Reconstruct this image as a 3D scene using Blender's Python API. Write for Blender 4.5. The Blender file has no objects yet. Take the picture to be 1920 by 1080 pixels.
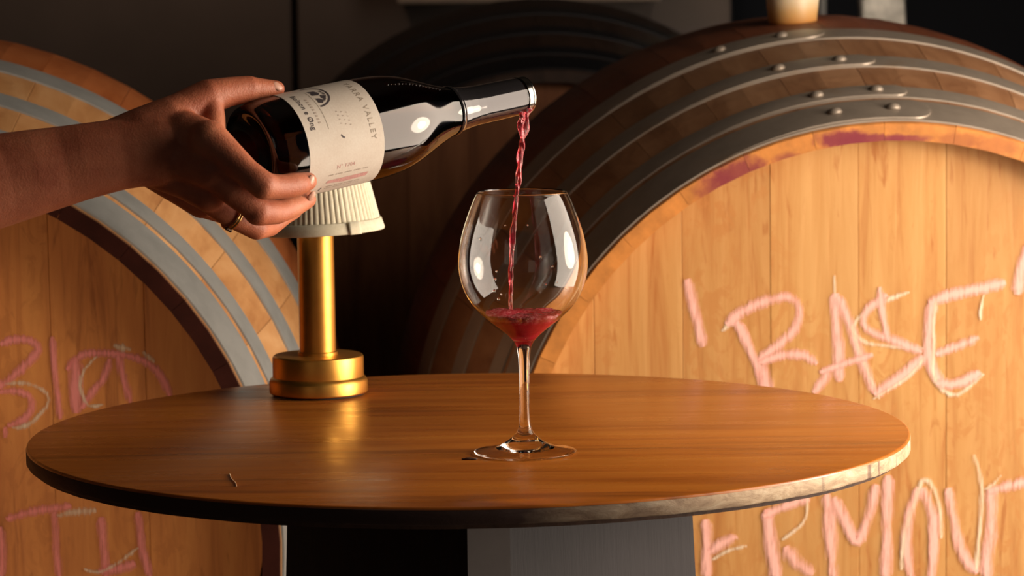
import bpy, bmesh, math, random
from mathutils import Vector, Matrix, noise
random.seed(7)
R = math.radians
S = bpy.context.scene
COL = S.collection

# ------------------------------------------------------------------ camera
CAM_Z = 1.150
F = 6000.0
cam = bpy.data.cameras.new('camera')
cam.sensor_width = 36.0
cam.lens = 36.0 * F / 1920.0
cam.clip_start = 0.05
cam.clip_end = 60
cam.dof.use_dof = True
cam.dof.focus_distance = 2.56
cam.dof.aperture_fstop = 13
camo = bpy.data.objects.new('camera', cam)
COL.objects.link(camo)
CM = (Matrix.Rotation(R(90 - 6.0588), 4, 'X') @ Matrix.Rotation(R(-0.796), 4, 'Z'))
camo.matrix_world = Matrix.Translation((0, 0, CAM_Z)) @ CM
S.camera = camo

# ------------------------------------------------------------------ world, lights, exposure
w = bpy.data.worlds.new('world'); S.world = w; w.use_nodes = True
w.node_tree.nodes['Background'].inputs[0].default_value = (0.42, 0.52, 0.85, 1)
w.node_tree.nodes['Background'].inputs[1].default_value = 0.012


def area(name, loc, target, sx, sy, power, col):
    l = bpy.data.lights.new(name, 'AREA'); l.shape = 'RECTANGLE'
    l.size = sx; l.size_y = sy; l.energy = power; l.color = col
    o = bpy.data.objects.new(name, l); COL.objects.link(o)
    o.location = loc
    o.rotation_euler = (Vector(target) - Vector(loc)).to_track_quat('-Z', 'Y').to_euler()
    return o


area('softbox', (1.22, 2.60, 1.04), (0.0, 2.85, 1.0), 1.25, 1.7, 34.0, (1.0, 0.83, 0.67))
area('softbox_core', (1.18, 2.62, 1.00), (0.0, 2.85, 0.95), 0.24, 0.24, 4.5, (1.0, 0.83, 0.64)).data.shape = 'DISK'
area('softbox_glow', (1.20, 2.61, 1.00), (0.0, 2.85, 0.95), 0.55, 0.55, 6.0, (1.0, 0.83, 0.64)).data.shape = 'DISK'
area('wall_fill', (-0.75, 5.0, 2.6), (-0.55, 6.3, 1.6), 0.4, 0.4, 1.3, (1.0, 0.66, 0.45)).data.spread = R(80)  # added light, no fixture there: warms a patch of the back wall
area('column_fill', (0.60, 5.25, 2.15), (0.66, 5.6, 1.5), 0.1, 0.1, 1.5, (1.0, 0.86, 0.7)).data.spread = R(50)  # small unseen light added to brighten the pale column
area('low_fill', (-1.0, 1.6, 0.22), (-0.80, 3.0, 0.50), 0.35, 0.35, 0.95, (1.0, 0.66, 0.42)).data.spread = R(56)  # unseen fill added low at front left to lift the left barrel head
area('front_fill', (-1.2, -0.4, 1.5), (-0.2, 2.8, 0.9), 1.3, 1.0, 1.1, (1.0, 0.80, 0.62))  # weak front fill added behind the camera, not an actual window

S.view_settings.view_transform = 'Standard'
S.view_settings.look = 'None'
S.view_settings.gamma = 1
S.view_settings.use_curve_mapping = False
S.view_settings.exposure = 0.13


# ------------------------------------------------------------------ helpers
def at(px, py, depth):
    """world point on the ray through a photo pixel, at world distance y = depth"""
    d = CM.to_3x3() @ Vector(((px - 960) / F, -(py - 540) / F, -1))
    return Vector((0, 0, CAM_Z)) + d * (depth / d.y)


def at_z(px, py, z):
    d = CM.to_3x3() @ Vector(((px - 960) / F, -(py - 540) / F, -1))
    return Vector((0, 0, CAM_Z)) + d * ((z - CAM_Z) / d.z)


def at_plane(px, py, p, n):
    d = CM.to_3x3() @ Vector(((px - 960) / F, -(py - 540) / F, -1))
    o = Vector((0, 0, CAM_Z))
    return o + d * ((p - o).dot(n) / d.dot(n))


def link(name, me, mat=None, parent=None, smooth=True):
    if isinstance(me, bmesh.types.BMesh):
        m = bpy.data.meshes.new(name); me.to_mesh(m); me.free(); me = m
    if mat is not None and not me.materials:
        me.materials.append(mat)
    if smooth:
        me.polygons.foreach_set('use_smooth', [True] * len(me.polygons))
    o = bpy.data.objects.new(name, me)
    COL.objects.link(o)
    if parent is not None:
        o.parent = parent
    return o


def tag(o, label=None, cat=None, group=None, kind=None):
    if label: o['label'] = label
    if cat: o['category'] = cat
    if group: o['group'] = group
    if kind: o['kind'] = kind
    return o


def empty(name, loc, rz=0.0):
    o = bpy.data.objects.new(name, None); COL.objects.link(o)
    o.empty_display_size = 0.05
    o.location = loc; o.rotation_euler = (0, 0, rz)
    return o


def lathe(prof, n=64, closed=False, bm=None, mat4=None, fn=None):
    """prof: list of (r, z) -> surface of revolution about Z. r=0 ends make poles."""
    bm = bm or bmesh.new()
    rings = []
    for (r, z) in prof:
        if r < 1e-7:
            rings.append([bm.verts.new((0, 0, z))])
        else:
            ring = []
            for k in range(n):
                a = 2 * math.pi * k / n
                rr, zz = (r, z) if fn is None else fn(r, z, a)
                ring.append(bm.verts.new((rr * math.cos(a), rr * math.sin(a), zz)))
            rings.append(ring)
    pairs = list(zip(rings[:-1], rings[1:]))
    if closed:
        pairs.append((rings[-1], rings[0]))
    for A, B in pairs:
        for k in range(n):
            k2 = (k + 1) % n
            if len(A) == 1 and len(B) == 1:
                continue
            if len(A) == 1:
                bm.faces.new((A[0], B[k2], B[k]))
            elif len(B) == 1:
                bm.faces.new((A[k], A[k2], B[0]))
            else:
                bm.faces.new((A[k], A[k2], B[k2], B[k]))
    bmesh.ops.recalc_face_normals(bm, faces=bm.faces)
    if mat4 is not None:
        bm.transform(mat4)
    return bm


def box(bm, x0, x1, y0, y1, z0, z1, bevel=0.0):
    vs = [bm.verts.new(p) for p in ((x0, y0, z0), (x1, y0, z0), (x1, y1, z0), (x0, y1, z0),
                                    (x0, y0, z1), (x1, y0, z1), (x1, y1, z1), (x0, y1, z1))]
    fs = [bm.faces.new([vs[i] for i in q]) for q in
          ((3, 2, 1, 0), (4, 5, 6, 7), (0, 1, 5, 4), (1, 2, 6, 5), (2, 3, 7, 6), (3, 0, 4, 7))]
    if bevel:
        es = list({e for f in fs for e in f.edges})
        bmesh.ops.bevel(bm, geom=es, offset=bevel, segments=2, affect='EDGES', profile=0.5)
    return bm


def auto_smooth(o, ang=35):
    me = o.data
    bm = bmesh.new(); bm.from_mesh(me)
    for e in bm.edges:
        if len(e.link_faces) == 2 and e.calc_face_angle(0) > R(ang):
            e.smooth = False
    bm.to_mesh(me); bm.free()
    return o


# ---- materials
def newmat(name):
    m = bpy.data.materials.new(name); m.use_nodes = True
    nt = m.node_tree
    b = nt.nodes['Principled BSDF']
    return m, nt, b


def N(nt, t, **kw):
    n = nt.nodes.new(t)
    for k, v in kw.items():
        if k in n.inputs:
            n.inputs[k].default_value = v
        else:
            setattr(n, k, v)
    return n


def ramp(nt, src, stops):
    r = nt.nodes.new('ShaderNodeValToRGB')
    while len(r.color_ramp.elements) < len(stops):
        r.color_ramp.elements.new(0.5)
    for e, (p, c) in zip(r.color_ramp.elements, stops):
        e.position = p
        e.color = c if len(c) == 4 else (*c, 1)
    nt.links.new(src, r.inputs[0])
    return r.outputs[0]


def mix(nt, fac, a, b, mode='MIX'):
    m = nt.nodes.new('ShaderNodeMix'); m.data_type = 'RGBA'; m.blend_type = mode
    for sock, v in ((m.inputs[0], fac), (m.inputs[6], a), (m.inputs[7], b)):
        if hasattr(v, 'is_output'):
            nt.links.new(v, sock)
        elif isinstance(v, (int, float)):
            sock.default_value = v
        else:
            sock.default_value = (*v, 1) if len(v) == 3 else v
    return m.outputs[2]


def coords(nt, scale=(1, 1, 1), rot=(0, 0, 0), offset_random=0.0, src='Object'):
    tc = nt.nodes.new('ShaderNodeTexCoord')
    mp = nt.nodes.new('ShaderNodeMapping')
    mp.inputs['Scale'].default_value = scale
    mp.inputs['Rotation'].default_value = rot
    out = tc.outputs[src]
    if offset_random:
        oi = nt.nodes.new('ShaderNodeObjectInfo')
        vm = nt.nodes.new('ShaderNodeVectorMath'); vm.operation = 'MULTIPLY'
        nt.links.new(oi.outputs['Random'], vm.inputs[0])
        vm.inputs[1].default_value = (offset_random, offset_random * 1.7, offset_random * 0.6)
        va = nt.nodes.new('ShaderNodeVectorMath'); va.operation = 'ADD'
        nt.links.new(out, va.inputs[0]); nt.links.new(vm.outputs[0], va.inputs[1])
        out = va.outputs[0]
    nt.links.new(out, mp.inputs['Vector'])
    return mp.outputs[0]


def noise_tex(nt, vec, scale=5, detail=6, rough=0.6, dist=0.0):
    n = N(nt, 'ShaderNodeTexNoise')
    n.inputs['Scale'].default_value = scale
    n.inputs['Detail'].default_value = detail
    n.inputs['Roughness'].default_value = rough
    n.inputs['Distortion'].default_value = dist
    nt.links.new(vec, n.inputs['Vector'])
    return n.outputs['Fac']


def bump(nt, b, h, strength=0.3, dist=0.002):
    bp = nt.nodes.new('ShaderNodeBump')
    bp.inputs['Strength'].default_value = strength
    bp.inputs['Distance'].default_value = dist
    nt.links.new(h, bp.inputs['Height'])
    nt.links.new(bp.outputs[0], b.inputs['Normal'])


def wood(name, light, mid, dark, grain=(30, 30, 2.2), rough=0.55, seed=0.0, var=0.25, fleck=0.5,
         coat=0.0, bumpk=0.25, stains=None, rnd=3.0, spec=0.4):
    m, nt, b = newmat(name)
    v = coords(nt, grain, offset_random=rnd)
    n1 = noise_tex(nt, v, 1.0, 8, 0.62, 0.6)
    c = ramp(nt, n1, [(0.25, dark), (0.47, mid), (0.72, light)])
    # short darker flecks (medullary rays, wear)
    v2 = coords(nt, (grain[0] * 1.3, grain[1] * 1.3, grain[2] * 3.2), offset_random=rnd * 1.9)
    n2 = noise_tex(nt, v2, 1.0, 4, 0.55, 1.2)
    f2 = ramp(nt, n2, [(0.60, (0, 0, 0)), (0.72, (1, 1, 1))])
    mm = nt.nodes.new('ShaderNodeMath'); mm.operation = 'MULTIPLY'; mm.inputs[1].default_value = fleck
    nt.links.new(f2, mm.inputs[0])
    c = mix(nt, mm.outputs[0], c, dark)
    # broad tone
    v3 = coords(nt, (3, 3, 1.5), offset_random=rnd)
    n3 = noise_tex(nt, v3, 1.6, 3, 0.5)
    t = ramp(nt, n3, [(0.3, (1 - var, 1 - var * 1.15, 1 - var * 1.3)), (0.7, (1.0, 1.0, 1.0))])
    c = mix(nt, 1.0, c, t, 'MULTIPLY')
    v4 = coords(nt, (grain[0] * 0.8, grain[1] * 0.8, grain[2] * 6), offset_random=rnd * 0.7)
    n4 = noise_tex(nt, v4, 1.0, 5, 0.6, 2.0)
    n5 = noise_tex(nt, coords(nt, (9, 9, 7), offset_random=rnd), 1.0, 2, 0.5)
    mm4 = nt.nodes.new('ShaderNodeMath'); mm4.operation = 'MULTIPLY'
    nt.links.new(ramp(nt, n4, [(0.50, (0, 0, 0)), (0.57, (fleck, fleck, fleck))]), mm4.inputs[0])
    nt.links.new(ramp(nt, n5, [(0.45, (0, 0, 0)), (0.58, (1, 1, 1))]), mm4.inputs[1])
    c = mix(nt, mm4.outputs[0], c, tuple(0.5 * (x + y) for x, y in zip(mid, dark)))
    oi = nt.nodes.new('ShaderNodeObjectInfo')
    tr = ramp(nt, oi.outputs['Random'], [(0.0, (1 - var * 0.6, 1 - var * 0.8, 1 - var)), (1.0, (1, 1, 1))])
    c = mix(nt, 1.0, c, tr, 'MULTIPLY')
    if stains:
        tc = nt.nodes.new('ShaderNodeNewGeometry')
        for (p, scl, colr, k) in stains:
            mp = nt.nodes.new('ShaderNodeVectorMath'); mp.operation = 'SUBTRACT'
            nt.links.new(tc.outputs['Position'], mp.inputs[0]); mp.inputs[1].default_value = p
            ms = nt.nodes.new('ShaderNodeVectorMath'); ms.operation = 'DIVIDE'
            nt.links.new(mp.outputs[0], ms.inputs[0]); ms.inputs[1].default_value = scl
            ml = nt.nodes.new('ShaderNodeVectorMath'); ml.operation = 'LENGTH'
            nt.links.new(ms.outputs[0], ml.inputs[0])
            vv = coords(nt, (60, 60, 60))
            nn = noise_tex(nt, vv, 1.0, 5, 0.65)
            ad = nt.nodes.new('ShaderNodeMath'); ad.operation = 'MULTIPLY_ADD'
            nt.links.new(nn, ad.inputs[0]); ad.inputs[1].default_value = 1.5
            nt.links.new(ml.outputs['Value'], ad.inputs[2])
            fm = ramp(nt, ad.outputs[0], [(0.9 / 2, (k, k, k)), (1.0, (0, 0, 0))])
            dv = nt.nodes.new('ShaderNodeMath'); dv.operation = 'MULTIPLY'; dv.inputs[1].default_value = 0.62
            nt.links.new(ad.outputs[0], dv.inputs[0])
            nt.links.new(dv.outputs[0], fm.node.inputs[0])
            c = mix(nt, fm, c, colr)
    nt.links.new(c, b.inputs['Base Color'])
    b.inputs['Roughness'].default_value = rough
    b.inputs['Specular IOR Level'].default_value = spec
    b.inputs['Coat Weight'].default_value = coat
    b.inputs['Coat Roughness'].default_value = 0.16
    bump(nt, b, n1, bumpk, 0.002)
    return m


def metal(name, col, rough=0.35, spots=None, metallic=1.0, scale=20, bk=0.15):
    m, nt, b = newmat(name)
    v = coords(nt, (1, 1, 1))
    n = noise_tex(nt, v, scale, 6, 0.65)
    c = ramp(nt, n, [(0.3, tuple(x * 0.72 for x in col)), (0.7, col)])
    if spots:
        n2 = noise_tex(nt, coords(nt, (1, 1, 1)), scale * 0.5, 5, 0.7)
        f = ramp(nt, n2, [(0.55, (0, 0, 0)), (0.72, (0.8, 0.8, 0.8))])
        c = mix(nt, f, c, spots)
    nt.links.new(c, b.inputs['Base Color'])
    b.inputs['Metallic'].default_value = metallic
    b.inputs['Roughness'].default_value = rough
    bump(nt, b, n, bk, 0.001)
    return m


def plain(name, col, rough=0.6, metallic=0.0, nscale=0, var=0.12, bk=0.0, spec=0.5, coat=0.0):
    m, nt, b = newmat(name)
    if nscale:
        n = noise_tex(nt, coords(nt), nscale, 5, 0.6)
        c = ramp(nt, n, [(0.3, tuple(x * (1 - var) for x in col)), (0.7, tuple(min(1, x * (1 + var * 0.5)) for x in col))])
        nt.links.new(c, b.inputs['Base Color'])
        if bk:
            bump(nt, b, n, bk, 0.002)
    else:
        b.inputs['Base Color'].default_value = (*col, 1)
    b.inputs['Roughness'].default_value = rough
    b.inputs['Metallic'].default_value = metallic
    b.inputs['Specular IOR Level'].default_value = spec
    b.inputs['Coat Weight'].default_value = coat
    return m


# ------------------------------------------------------------------ the room
M_floor = plain('floor_concrete', (0.10, 0.085, 0.07), 0.7, nscale=6, var=0.3, bk=0.2)
M_wall = plain('wall_panel_brown', (0.105, 0.078, 0.064), 0.6, nscale=1.6, var=0.35, bk=0.05)
M_navy = plain('wall_navy', (0.004, 0.008, 0.02), 0.7, nscale=2, var=0.3)
M_black = plain('black_gap', (0.008, 0.008, 0.01), 0.8)
M_palewall = plain('pale_plaster', (0.75, 0.70, 0.62), 0.8, nscale=30, var=0.45, bk=0.8)

bm = bmesh.new(); box(bm, -3.5, 3.5, -1.5, 7.2, -0.1, 0.0)
tag(link('floor', bm, M_floor, smooth=False), kind='structure')
YW = 6.3
wall = bpy.data.objects.new('wall_back', None); COL.objects.link(wall); tag(wall, kind='structure')
xg = at(553, 100, YW).x
xr = at(1376, 20, YW).x
xs = [xg - 2.4, xg - 1.2, xg, xr]
for i in range(3):
    bm = bmesh.new(); box(bm, xs[i] + 0.006, xs[i + 1] - 0.006, YW, YW + 0.04, 0.0, 3.2, 0.004)
    link('wall_panel', bm, M_wall, wall, smooth=False)
bm = bmesh.new(); box(bm, xs[0] - 0.3, xr, YW + 0.045, YW + 0.08, 0, 3.2)
link('wall_backing', bm, M_black, wall, smooth=False)
bm = bmesh.new(); box(bm, xr, 3.5, 6.9, 7.0, 0, 3.2)
link('recess_panel', bm, M_navy, wall, smooth=False)
a = at(745, 8, 6.1); b_ = at(1240, 8, 6.1)
bm = bmesh.new(); box(bm, a.x, b_.x, 6.08, YW, a.z, a.z + 0.09, 0.006)
tag(link('trim_1', bm, plain('pale_rail', (0.42, 0.33, 0.26), 0.6, nscale=8, var=0.2), smooth=False), kind='structure')
bm = bmesh.new(); box(bm, -3.5, 3.5, -1.5, 7.2, 3.2, 3.3)
tag(link('ceiling', bm, plain('ceiling_dark', (0.05, 0.045, 0.04), 0.8, nscale=3), smooth=False), kind='structure')
bm = bmesh.new(); box(bm, -3.6, -3.5, -1.5, 7.2, 0, 3.2)
tag(link('wall_left', bm, plain('side_wall_dark', (0.07, 0.06, 0.055), 0.8, nscale=3), smooth=False), kind='structure')

# pale rough column and dark posts behind the right barrel
p0 = at(1618, 30, 5.6); p1 = at(1697, 30, 5.6)
bm = bmesh.new(); box(bm, p0.x, p1.x, 5.6, 5.68, 0, 3.2, 0.006)
bmesh.ops.subdivide_edges(bm, edges=[e for e in bm.edges if e.calc_length() > 1], cuts=60)
for v in bm.verts:
    v.co += 0.006 * noise.noise_vector(v.co * 14)
tag(link('column', bm, M_palewall), 'pale rough plastered column rising behind the right barrel', 'column')
p0 = at(1537, 30, 5.9); p1 = at(1549, 30, 5.9)
bm = lathe([(0, 0), ((p1.x - p0.x) / 2, 0), ((p1.x - p0.x) / 2, 3.2), (0, 3.2)], 20, mat4=Matrix.Translation(((p0.x + p1.x) / 2, 5.9, 0)))
tag(auto_smooth(link('pipe', bm, plain('pipe_grey', (0.2, 0.19, 0.18), 0.5, nscale=10))),
    'thin grey vertical pipe seen just right of the cream cup', 'pipe')

# ------------------------------------------------------------------ barrels
RH, RB, BL = 0.3965, 0.4935, 1.05
AXZ = CAM_Z - 0.5745
TH = 0.0215
REC = 0.034


def brad(t):
    u = (t - BL / 2) / (BL / 2)
    return RB - (RB - RH) * u * u


def stave_mesh(name, n, gap=0.00018):
    bm = bmesh.new()
    half = math.pi / n
    ts = [0.0, 0.004] + [BL * k / 16 for k in range(1, 16)] + [BL - 0.004, BL]
    rings = []
    for t in ts:
        ro = brad(t)
        if t in (0.0, BL):
            ro -= 0.0016
        ri = brad(t) - TH
        dd = min(t, BL - t)
        if dd < 0.035:
            ri = brad(t) - TH * (1.0 + 0.0 if dd > 0.03 else 0.86 + dd * 4)
        ring = []
        g = gap / ro
        for rr, aa in ((ro - 0.0003, -half + g), (ro, -half + g * 3), (ro, 0), (ro, half - g * 3), (ro - 0.0003, half - g),
                       (ri, half - g), (ri, 0), (ri, -half + g)):
            ring.append(bm.verts.new((rr * math.sin(aa), t, rr * math.cos(aa))))
        rings.append(ring)
    for A, B in zip(rings[:-1], rings[1:]):
        for k in range(8):
            k2 = (k + 1) % 8
            bm.faces.new((A[k], A[k2], B[k2], B[k]))
    bm.faces.new(rings[0]); bm.faces.new(rings[-1][::-1])
    bmesh.ops.recalc_face_normals(bm, faces=bm.faces)
    me = bpy.data.meshes.new(name); bm.to_mesh(me); bm.free()
    return me


def hoop_mesh(t0, t1, th=0.0018):
    """steel band following the stave profile; overlap tongue is its own part"""
    bm = bmesh.new()
    n = 160
    pr = []
    k = 5
    for i in range(k):
        t = t0 + (t1 - t0) * i / (k - 1)
        pr.append((brad(t) + th + (0 if 0 < i < k - 1 else -0.0003), t))
    pr += [(brad(t1) - 0.0004, t1), (brad(t0) - 0.0004, t0)]
    lathe(pr, n, True, bm)
    bm.transform(Matrix.Rotation(R(-90), 4, 'X'))   # z -> y
    return bm


def tongue_mesh(t0, t1, a_end, alen, th=0.0018):
    """rounded overlapping end of a hoop; a: angle from the top, positive to the right (+x)"""
    bm = bmesh.new()
    w = (t1 - t0)
    tm = (t0 + t1) / 2
    out, inn = [], []
    rim = []
    m = 14
    for i in range(m + 1):            # rounded end
        q = -math.pi / 2 + math.pi * i / m
        rim.append((a_end + (w * 0.46) * math.cos(q) / RH * 0.9, tm + w * 0.46 * math.sin(q)))
    segs = 12
    grid = []
    # cross strips along the angle
    al = [a_end - alen + alen * i / segs for i in range(segs + 1)]
    al += [a_end + w * 0.46 * 0.9 / RH * math.sin(math.pi / 2 * i / 7) for i in range(1, 8)]
    rows = []
    for a in al:
        hw = w * 0.46
        if a > a_end:
            s = (a - a_end) * RH / 0.9
            hw = math.sqrt(max(0.0, hw * hw - s * s)) + 1e-4
        row = []
        for j in range(5):
            t = tm - hw + 2 * hw * j / 4
            e = 0.0006 if j in (0, 4) else 0.0
            row.append((a, t, brad(t) + th * (0.9 + 1.3 * min(1.0, max(0.0, (a - a_end + alen) / alen * 1.6))) - e))
        rows.append(row)
    vo = [[bm.verts.new((r * math.sin(a), t, r * math.cos(a))) for a, t, r in row] for row in rows]
    vi = [[bm.verts.new(((r - 1.5 * th) * math.sin(a), t, (r - 1.5 * th) * math.cos(a))) for a, t, r in row] for row in rows]
    for i in range(len(rows) - 1):
        for j in range(4):
            bm.faces.new((vo[i][j], vo[i + 1][j], vo[i + 1][j + 1], vo[i][j + 1]))
        for j in (0, 4):
            bm.faces.new((vo[i][j], vi[i][j], vi[i + 1][j], vo[i + 1][j]))
    for i in (0, len(rows) - 1):
        for j in range(4):
            bm.faces.new((vo[i][j], vo[i][j + 1], vi[i][j + 1], vi[i][j]))
    bmesh.ops.recalc_face_normals(bm, faces=bm.faces)
    return bm


HOOPS = [(0.003, 0.0505), (0.061, 0.090), (0.157, 0.194), (0.280, 0.332)]


def head_board(x0, x1, rad, y0, th):
    bm = bmesh.new()
    g = 0.00015
    x0 += g; x1 -= g
    n = 8
    top = []
    for i in range(n + 1):
        x = x0 + (x1 - x0) * i / n
        top.append((x, math.sqrt(max(0.0, rad * rad - x * x))))
    pts = [(x, z) for x, z in top] + [(x, -z) for x, z in reversed(top)]
    cl = []
    for p in pts:
        if not cl or (abs(p[0] - cl[-1][0]) + abs(p[1] - cl[-1][1])) > 1e-5:
            cl.append(p)
    if abs(cl[0][0] - cl[-1][0]) + abs(cl[0][1] - cl[-1][1]) < 1e-5:
        cl.pop()
    f = bm.faces.new([bm.verts.new((x, y0, z)) for x, z in cl])
    r = bmesh.ops.extrude_face_region(bm, geom=[f])
    for v in r['geom']:
        if isinstance(v, bmesh.types.BMVert):
            v.co.y += th
    bmesh.ops.recalc_face_normals(bm, faces=bm.faces)
    es = [e for e in bm.edges if abs(e.verts[0].co.y - y0) < 1e-6 and abs(e.verts[1].co.y - y0) < 1e-6]
    bmesh.ops.bevel(bm, geom=es, offset=0.0004, segments=1, affect='EDGES')
    return bm


def barrel(loc, yaw, label, mats, detail=True, rec=REC, seam0=-0.21, tongue=0.0, nst=34):
    mh, ms, mb, mm = mats
    root = empty('barrel', (loc[0], loc[1], AXZ - RB), yaw)
    tag(root, label, 'barrel', 'wine barrels lying on their sides')
    axis = Vector((0, 0, RB))
    sm = stave_mesh('stave', nst)
    sm.materials.append(ms)
    sm.polygons.foreach_set('use_smooth', [False] * len(sm.polygons))
    for k in range(nst):
        o = link('stave', sm, None, root, smooth=False)
        o.location = axis; o.rotation_euler = (0, 2 * math.pi * (k + 0.37) / nst, 0)
    rad = RH - TH + 0.004
    w = 0.09
    x = seam0 - 2 * w
    seams = [-rad + 0.0001]
    while x < rad - 0.02:
        if x > -rad + 0.02: seams.append(x)
        x += w
    seams.append(rad - 0.0001)
    for fb in (0, 1):
        y0 = rec if fb == 0 else BL - rec - 0.022
        for i in range(len(seams) - 1):
            o = link('head_board', head_board(seams[i], seams[i + 1], rad, 0, 0.022), mh, root, smooth=False)
            o.location = axis + Vector((0, y0 + random.uniform(-0.0003, 0.0003), 0))
    for j, (t0, t1) in enumerate(HOOPS):
        hm = None
        for side in (0, 1):
            bm = hoop_mesh(t0, t1)
            if side:
                bm.transform(Matrix.Scale(-1, 4, (0, 1, 0))); bm.transform(Matrix.Translation((0, BL, 0)))
                bmesh.ops.recalc_face_normals(bm, faces=bm.faces)
            o = auto_smooth(link('hoop', bm, mm, root)); o.location = axis
            if side == 0 and detail:
                dd = [0.02, 0.0, -0.045, -0.13][j]
                a_end = tongue + dd
                tg = auto_smooth(link('hoop_end', tongue_mesh(t0, t1, a_end, 0.62), mm, o))
                for q in (0.0, 1.0):
                    a = a_end - 0.045 - q * 0.145
                    tt = (t0 + t1) / 2
                    rr = brad(tt) + 0.004
                    rv = lathe([(0.0, 0.0042), (0.003, 0.0040), (0.0060, 0.0026), (0.0078, 0.0), (0.0078, -0.002), (0, -0.002)], 18)
                    rv.transform(Matrix.Translation((rr * math.sin(a), tt, rr * math.cos(a))) @ Matrix.Rotation(a, 4, 'Y'))
                    link('rivet', rv, mm, o)
    return root


M_head_R = wood('oak_head_right', (0.70, 0.39, 0.14), (0.61, 0.31, 0.095), (0.44, 0.15, 0.03), (60, 60, 4.0), 0.5, var=0.2, fleck=0.75)
M_head_L = wood('oak_head_left', (0.86, 0.38, 0.10), (0.72, 0.28, 0.07), (0.36, 0.11, 0.022), (60, 60, 4.0), 0.55, var=0.18, fleck=0.6)
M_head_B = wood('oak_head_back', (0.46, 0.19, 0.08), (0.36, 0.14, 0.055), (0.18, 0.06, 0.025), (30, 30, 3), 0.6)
pur = (0.20, 0.018, 0.035)
st = []
Cr = Vector((0.384, 3.2, AXZ))
for px, py, sx, sz, k in ((1585, 262, 0.036, 0.012, 0.95), (1640, 262, 0.05, 0.007, 0.85), (1390, 336, 0.042, 0.030, 0.85), (1345, 352, 0.03, 0.02, 0.6), (1480, 298, 0.02, 0.008, 0.6),
                          (1800, 263, 0.03, 0.009, 0.6), (1870, 275, 0.035, 0.012, 0.5), (1700, 261, 0.03, 0.005, 0.7)):
    st.append((at(px, py, 3.2), (sx, 0.06, sz), pur if px < 1750 else (0.28, 0.07, 0.02), k))
M_stave_R = wood('oak_stave_right', (0.44, 0.24, 0.125), (0.33, 0.165, 0.08), (0.17, 0.07, 0.03), (26, 3, 26), 0.55, var=0.25, fleck=0.4, stains=None)
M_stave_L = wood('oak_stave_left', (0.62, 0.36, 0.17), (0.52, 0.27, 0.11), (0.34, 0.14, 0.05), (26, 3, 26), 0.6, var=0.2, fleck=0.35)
M_stave_L.node_tree.nodes['Principled BSDF'].inputs['Specular IOR Level'].default_value = 0.12
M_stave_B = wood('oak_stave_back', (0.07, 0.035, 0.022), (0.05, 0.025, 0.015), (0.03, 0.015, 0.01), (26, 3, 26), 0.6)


def tint_by_length(m, bilge_col, chime_col, stains=None):
    """reddish varnish band on the bilge and raw orange oak at the chime, by position along the stave"""
    nt = m.node_tree; b = nt.nodes['Principled BSDF']
    src = b.inputs['Base Color'].links[0].from_socket
    tc = nt.nodes.new('ShaderNodeTexCoord'); sp = nt.nodes.new('ShaderNodeSeparateXYZ')
    nt.links.new(tc.outputs['Object'], sp.inputs[0])
    f = ramp(nt, sp.outputs['Y'], [(0.318, (0, 0, 0)), (0.330, (1, 1, 1)), (0.72, (1, 1, 1)), (0.732, (0, 0, 0))])
    c = mix(nt, f, src, mix(nt, 1.0, src, bilge_col, 'MULTIPLY'))
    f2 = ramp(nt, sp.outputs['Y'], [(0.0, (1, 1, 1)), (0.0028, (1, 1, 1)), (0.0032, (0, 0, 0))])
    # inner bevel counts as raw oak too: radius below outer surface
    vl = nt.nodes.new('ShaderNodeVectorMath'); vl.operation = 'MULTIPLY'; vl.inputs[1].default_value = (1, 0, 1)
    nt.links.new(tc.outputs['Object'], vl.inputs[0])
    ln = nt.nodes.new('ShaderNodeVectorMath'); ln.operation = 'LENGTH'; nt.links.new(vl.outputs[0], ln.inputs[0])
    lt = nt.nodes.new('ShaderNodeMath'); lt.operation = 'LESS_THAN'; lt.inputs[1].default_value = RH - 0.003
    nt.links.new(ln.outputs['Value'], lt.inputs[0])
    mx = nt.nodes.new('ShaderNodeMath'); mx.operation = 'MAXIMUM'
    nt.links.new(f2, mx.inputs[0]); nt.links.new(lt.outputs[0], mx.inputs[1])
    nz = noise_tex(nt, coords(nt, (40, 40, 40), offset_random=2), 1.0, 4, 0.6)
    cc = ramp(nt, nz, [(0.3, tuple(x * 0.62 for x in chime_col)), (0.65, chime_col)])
    if stains:
        geo = nt.nodes.new('ShaderNodeNewGeometry')
        for (p, scl, colr, k) in stains:
            a1 = nt.nodes.new('ShaderNodeVectorMath'); a1.operation = 'SUBTRACT'
            nt.links.new(geo.outputs['Position'], a1.inputs[0]); a1.inputs[1].default_value = p
            a2 = nt.nodes.new('ShaderNodeVectorMath'); a2.operation = 'DIVIDE'
            nt.links.new(a1.outputs[0], a2.inputs[0]); a2.inputs[1].default_value = scl
            a3 = nt.nodes.new('ShaderNodeVectorMath'); a3.operation = 'LENGTH'; nt.links.new(a2.outputs[0], a3.inputs[0])
            nn = noise_tex(nt, coords(nt, (1, 1, 1)), 90, 5, 0.65)
            ad = nt.nodes.new('ShaderNodeMath'); ad.operation = 'MULTIPLY_ADD'
            nt.links.new(nn, ad.inputs[0]); ad.inputs[1].default_value = 1.1
            nt.links.new(a3.outputs['Value'], ad.inputs[2])
            hv = nt.nodes.new('ShaderNodeMath'); hv.operation = 'MULTIPLY'; hv.inputs[1].default_value = 0.5
            nt.links.new(ad.outputs[0], hv.inputs[0])
            fm = ramp(nt, hv.outputs[0], [(0.55, (k, k, k)), (0.78, (0, 0, 0))])
            cc = mix(nt, fm, cc, colr)
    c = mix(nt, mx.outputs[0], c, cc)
    nt.links.new(c, b.inputs['Base Color'])


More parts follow.
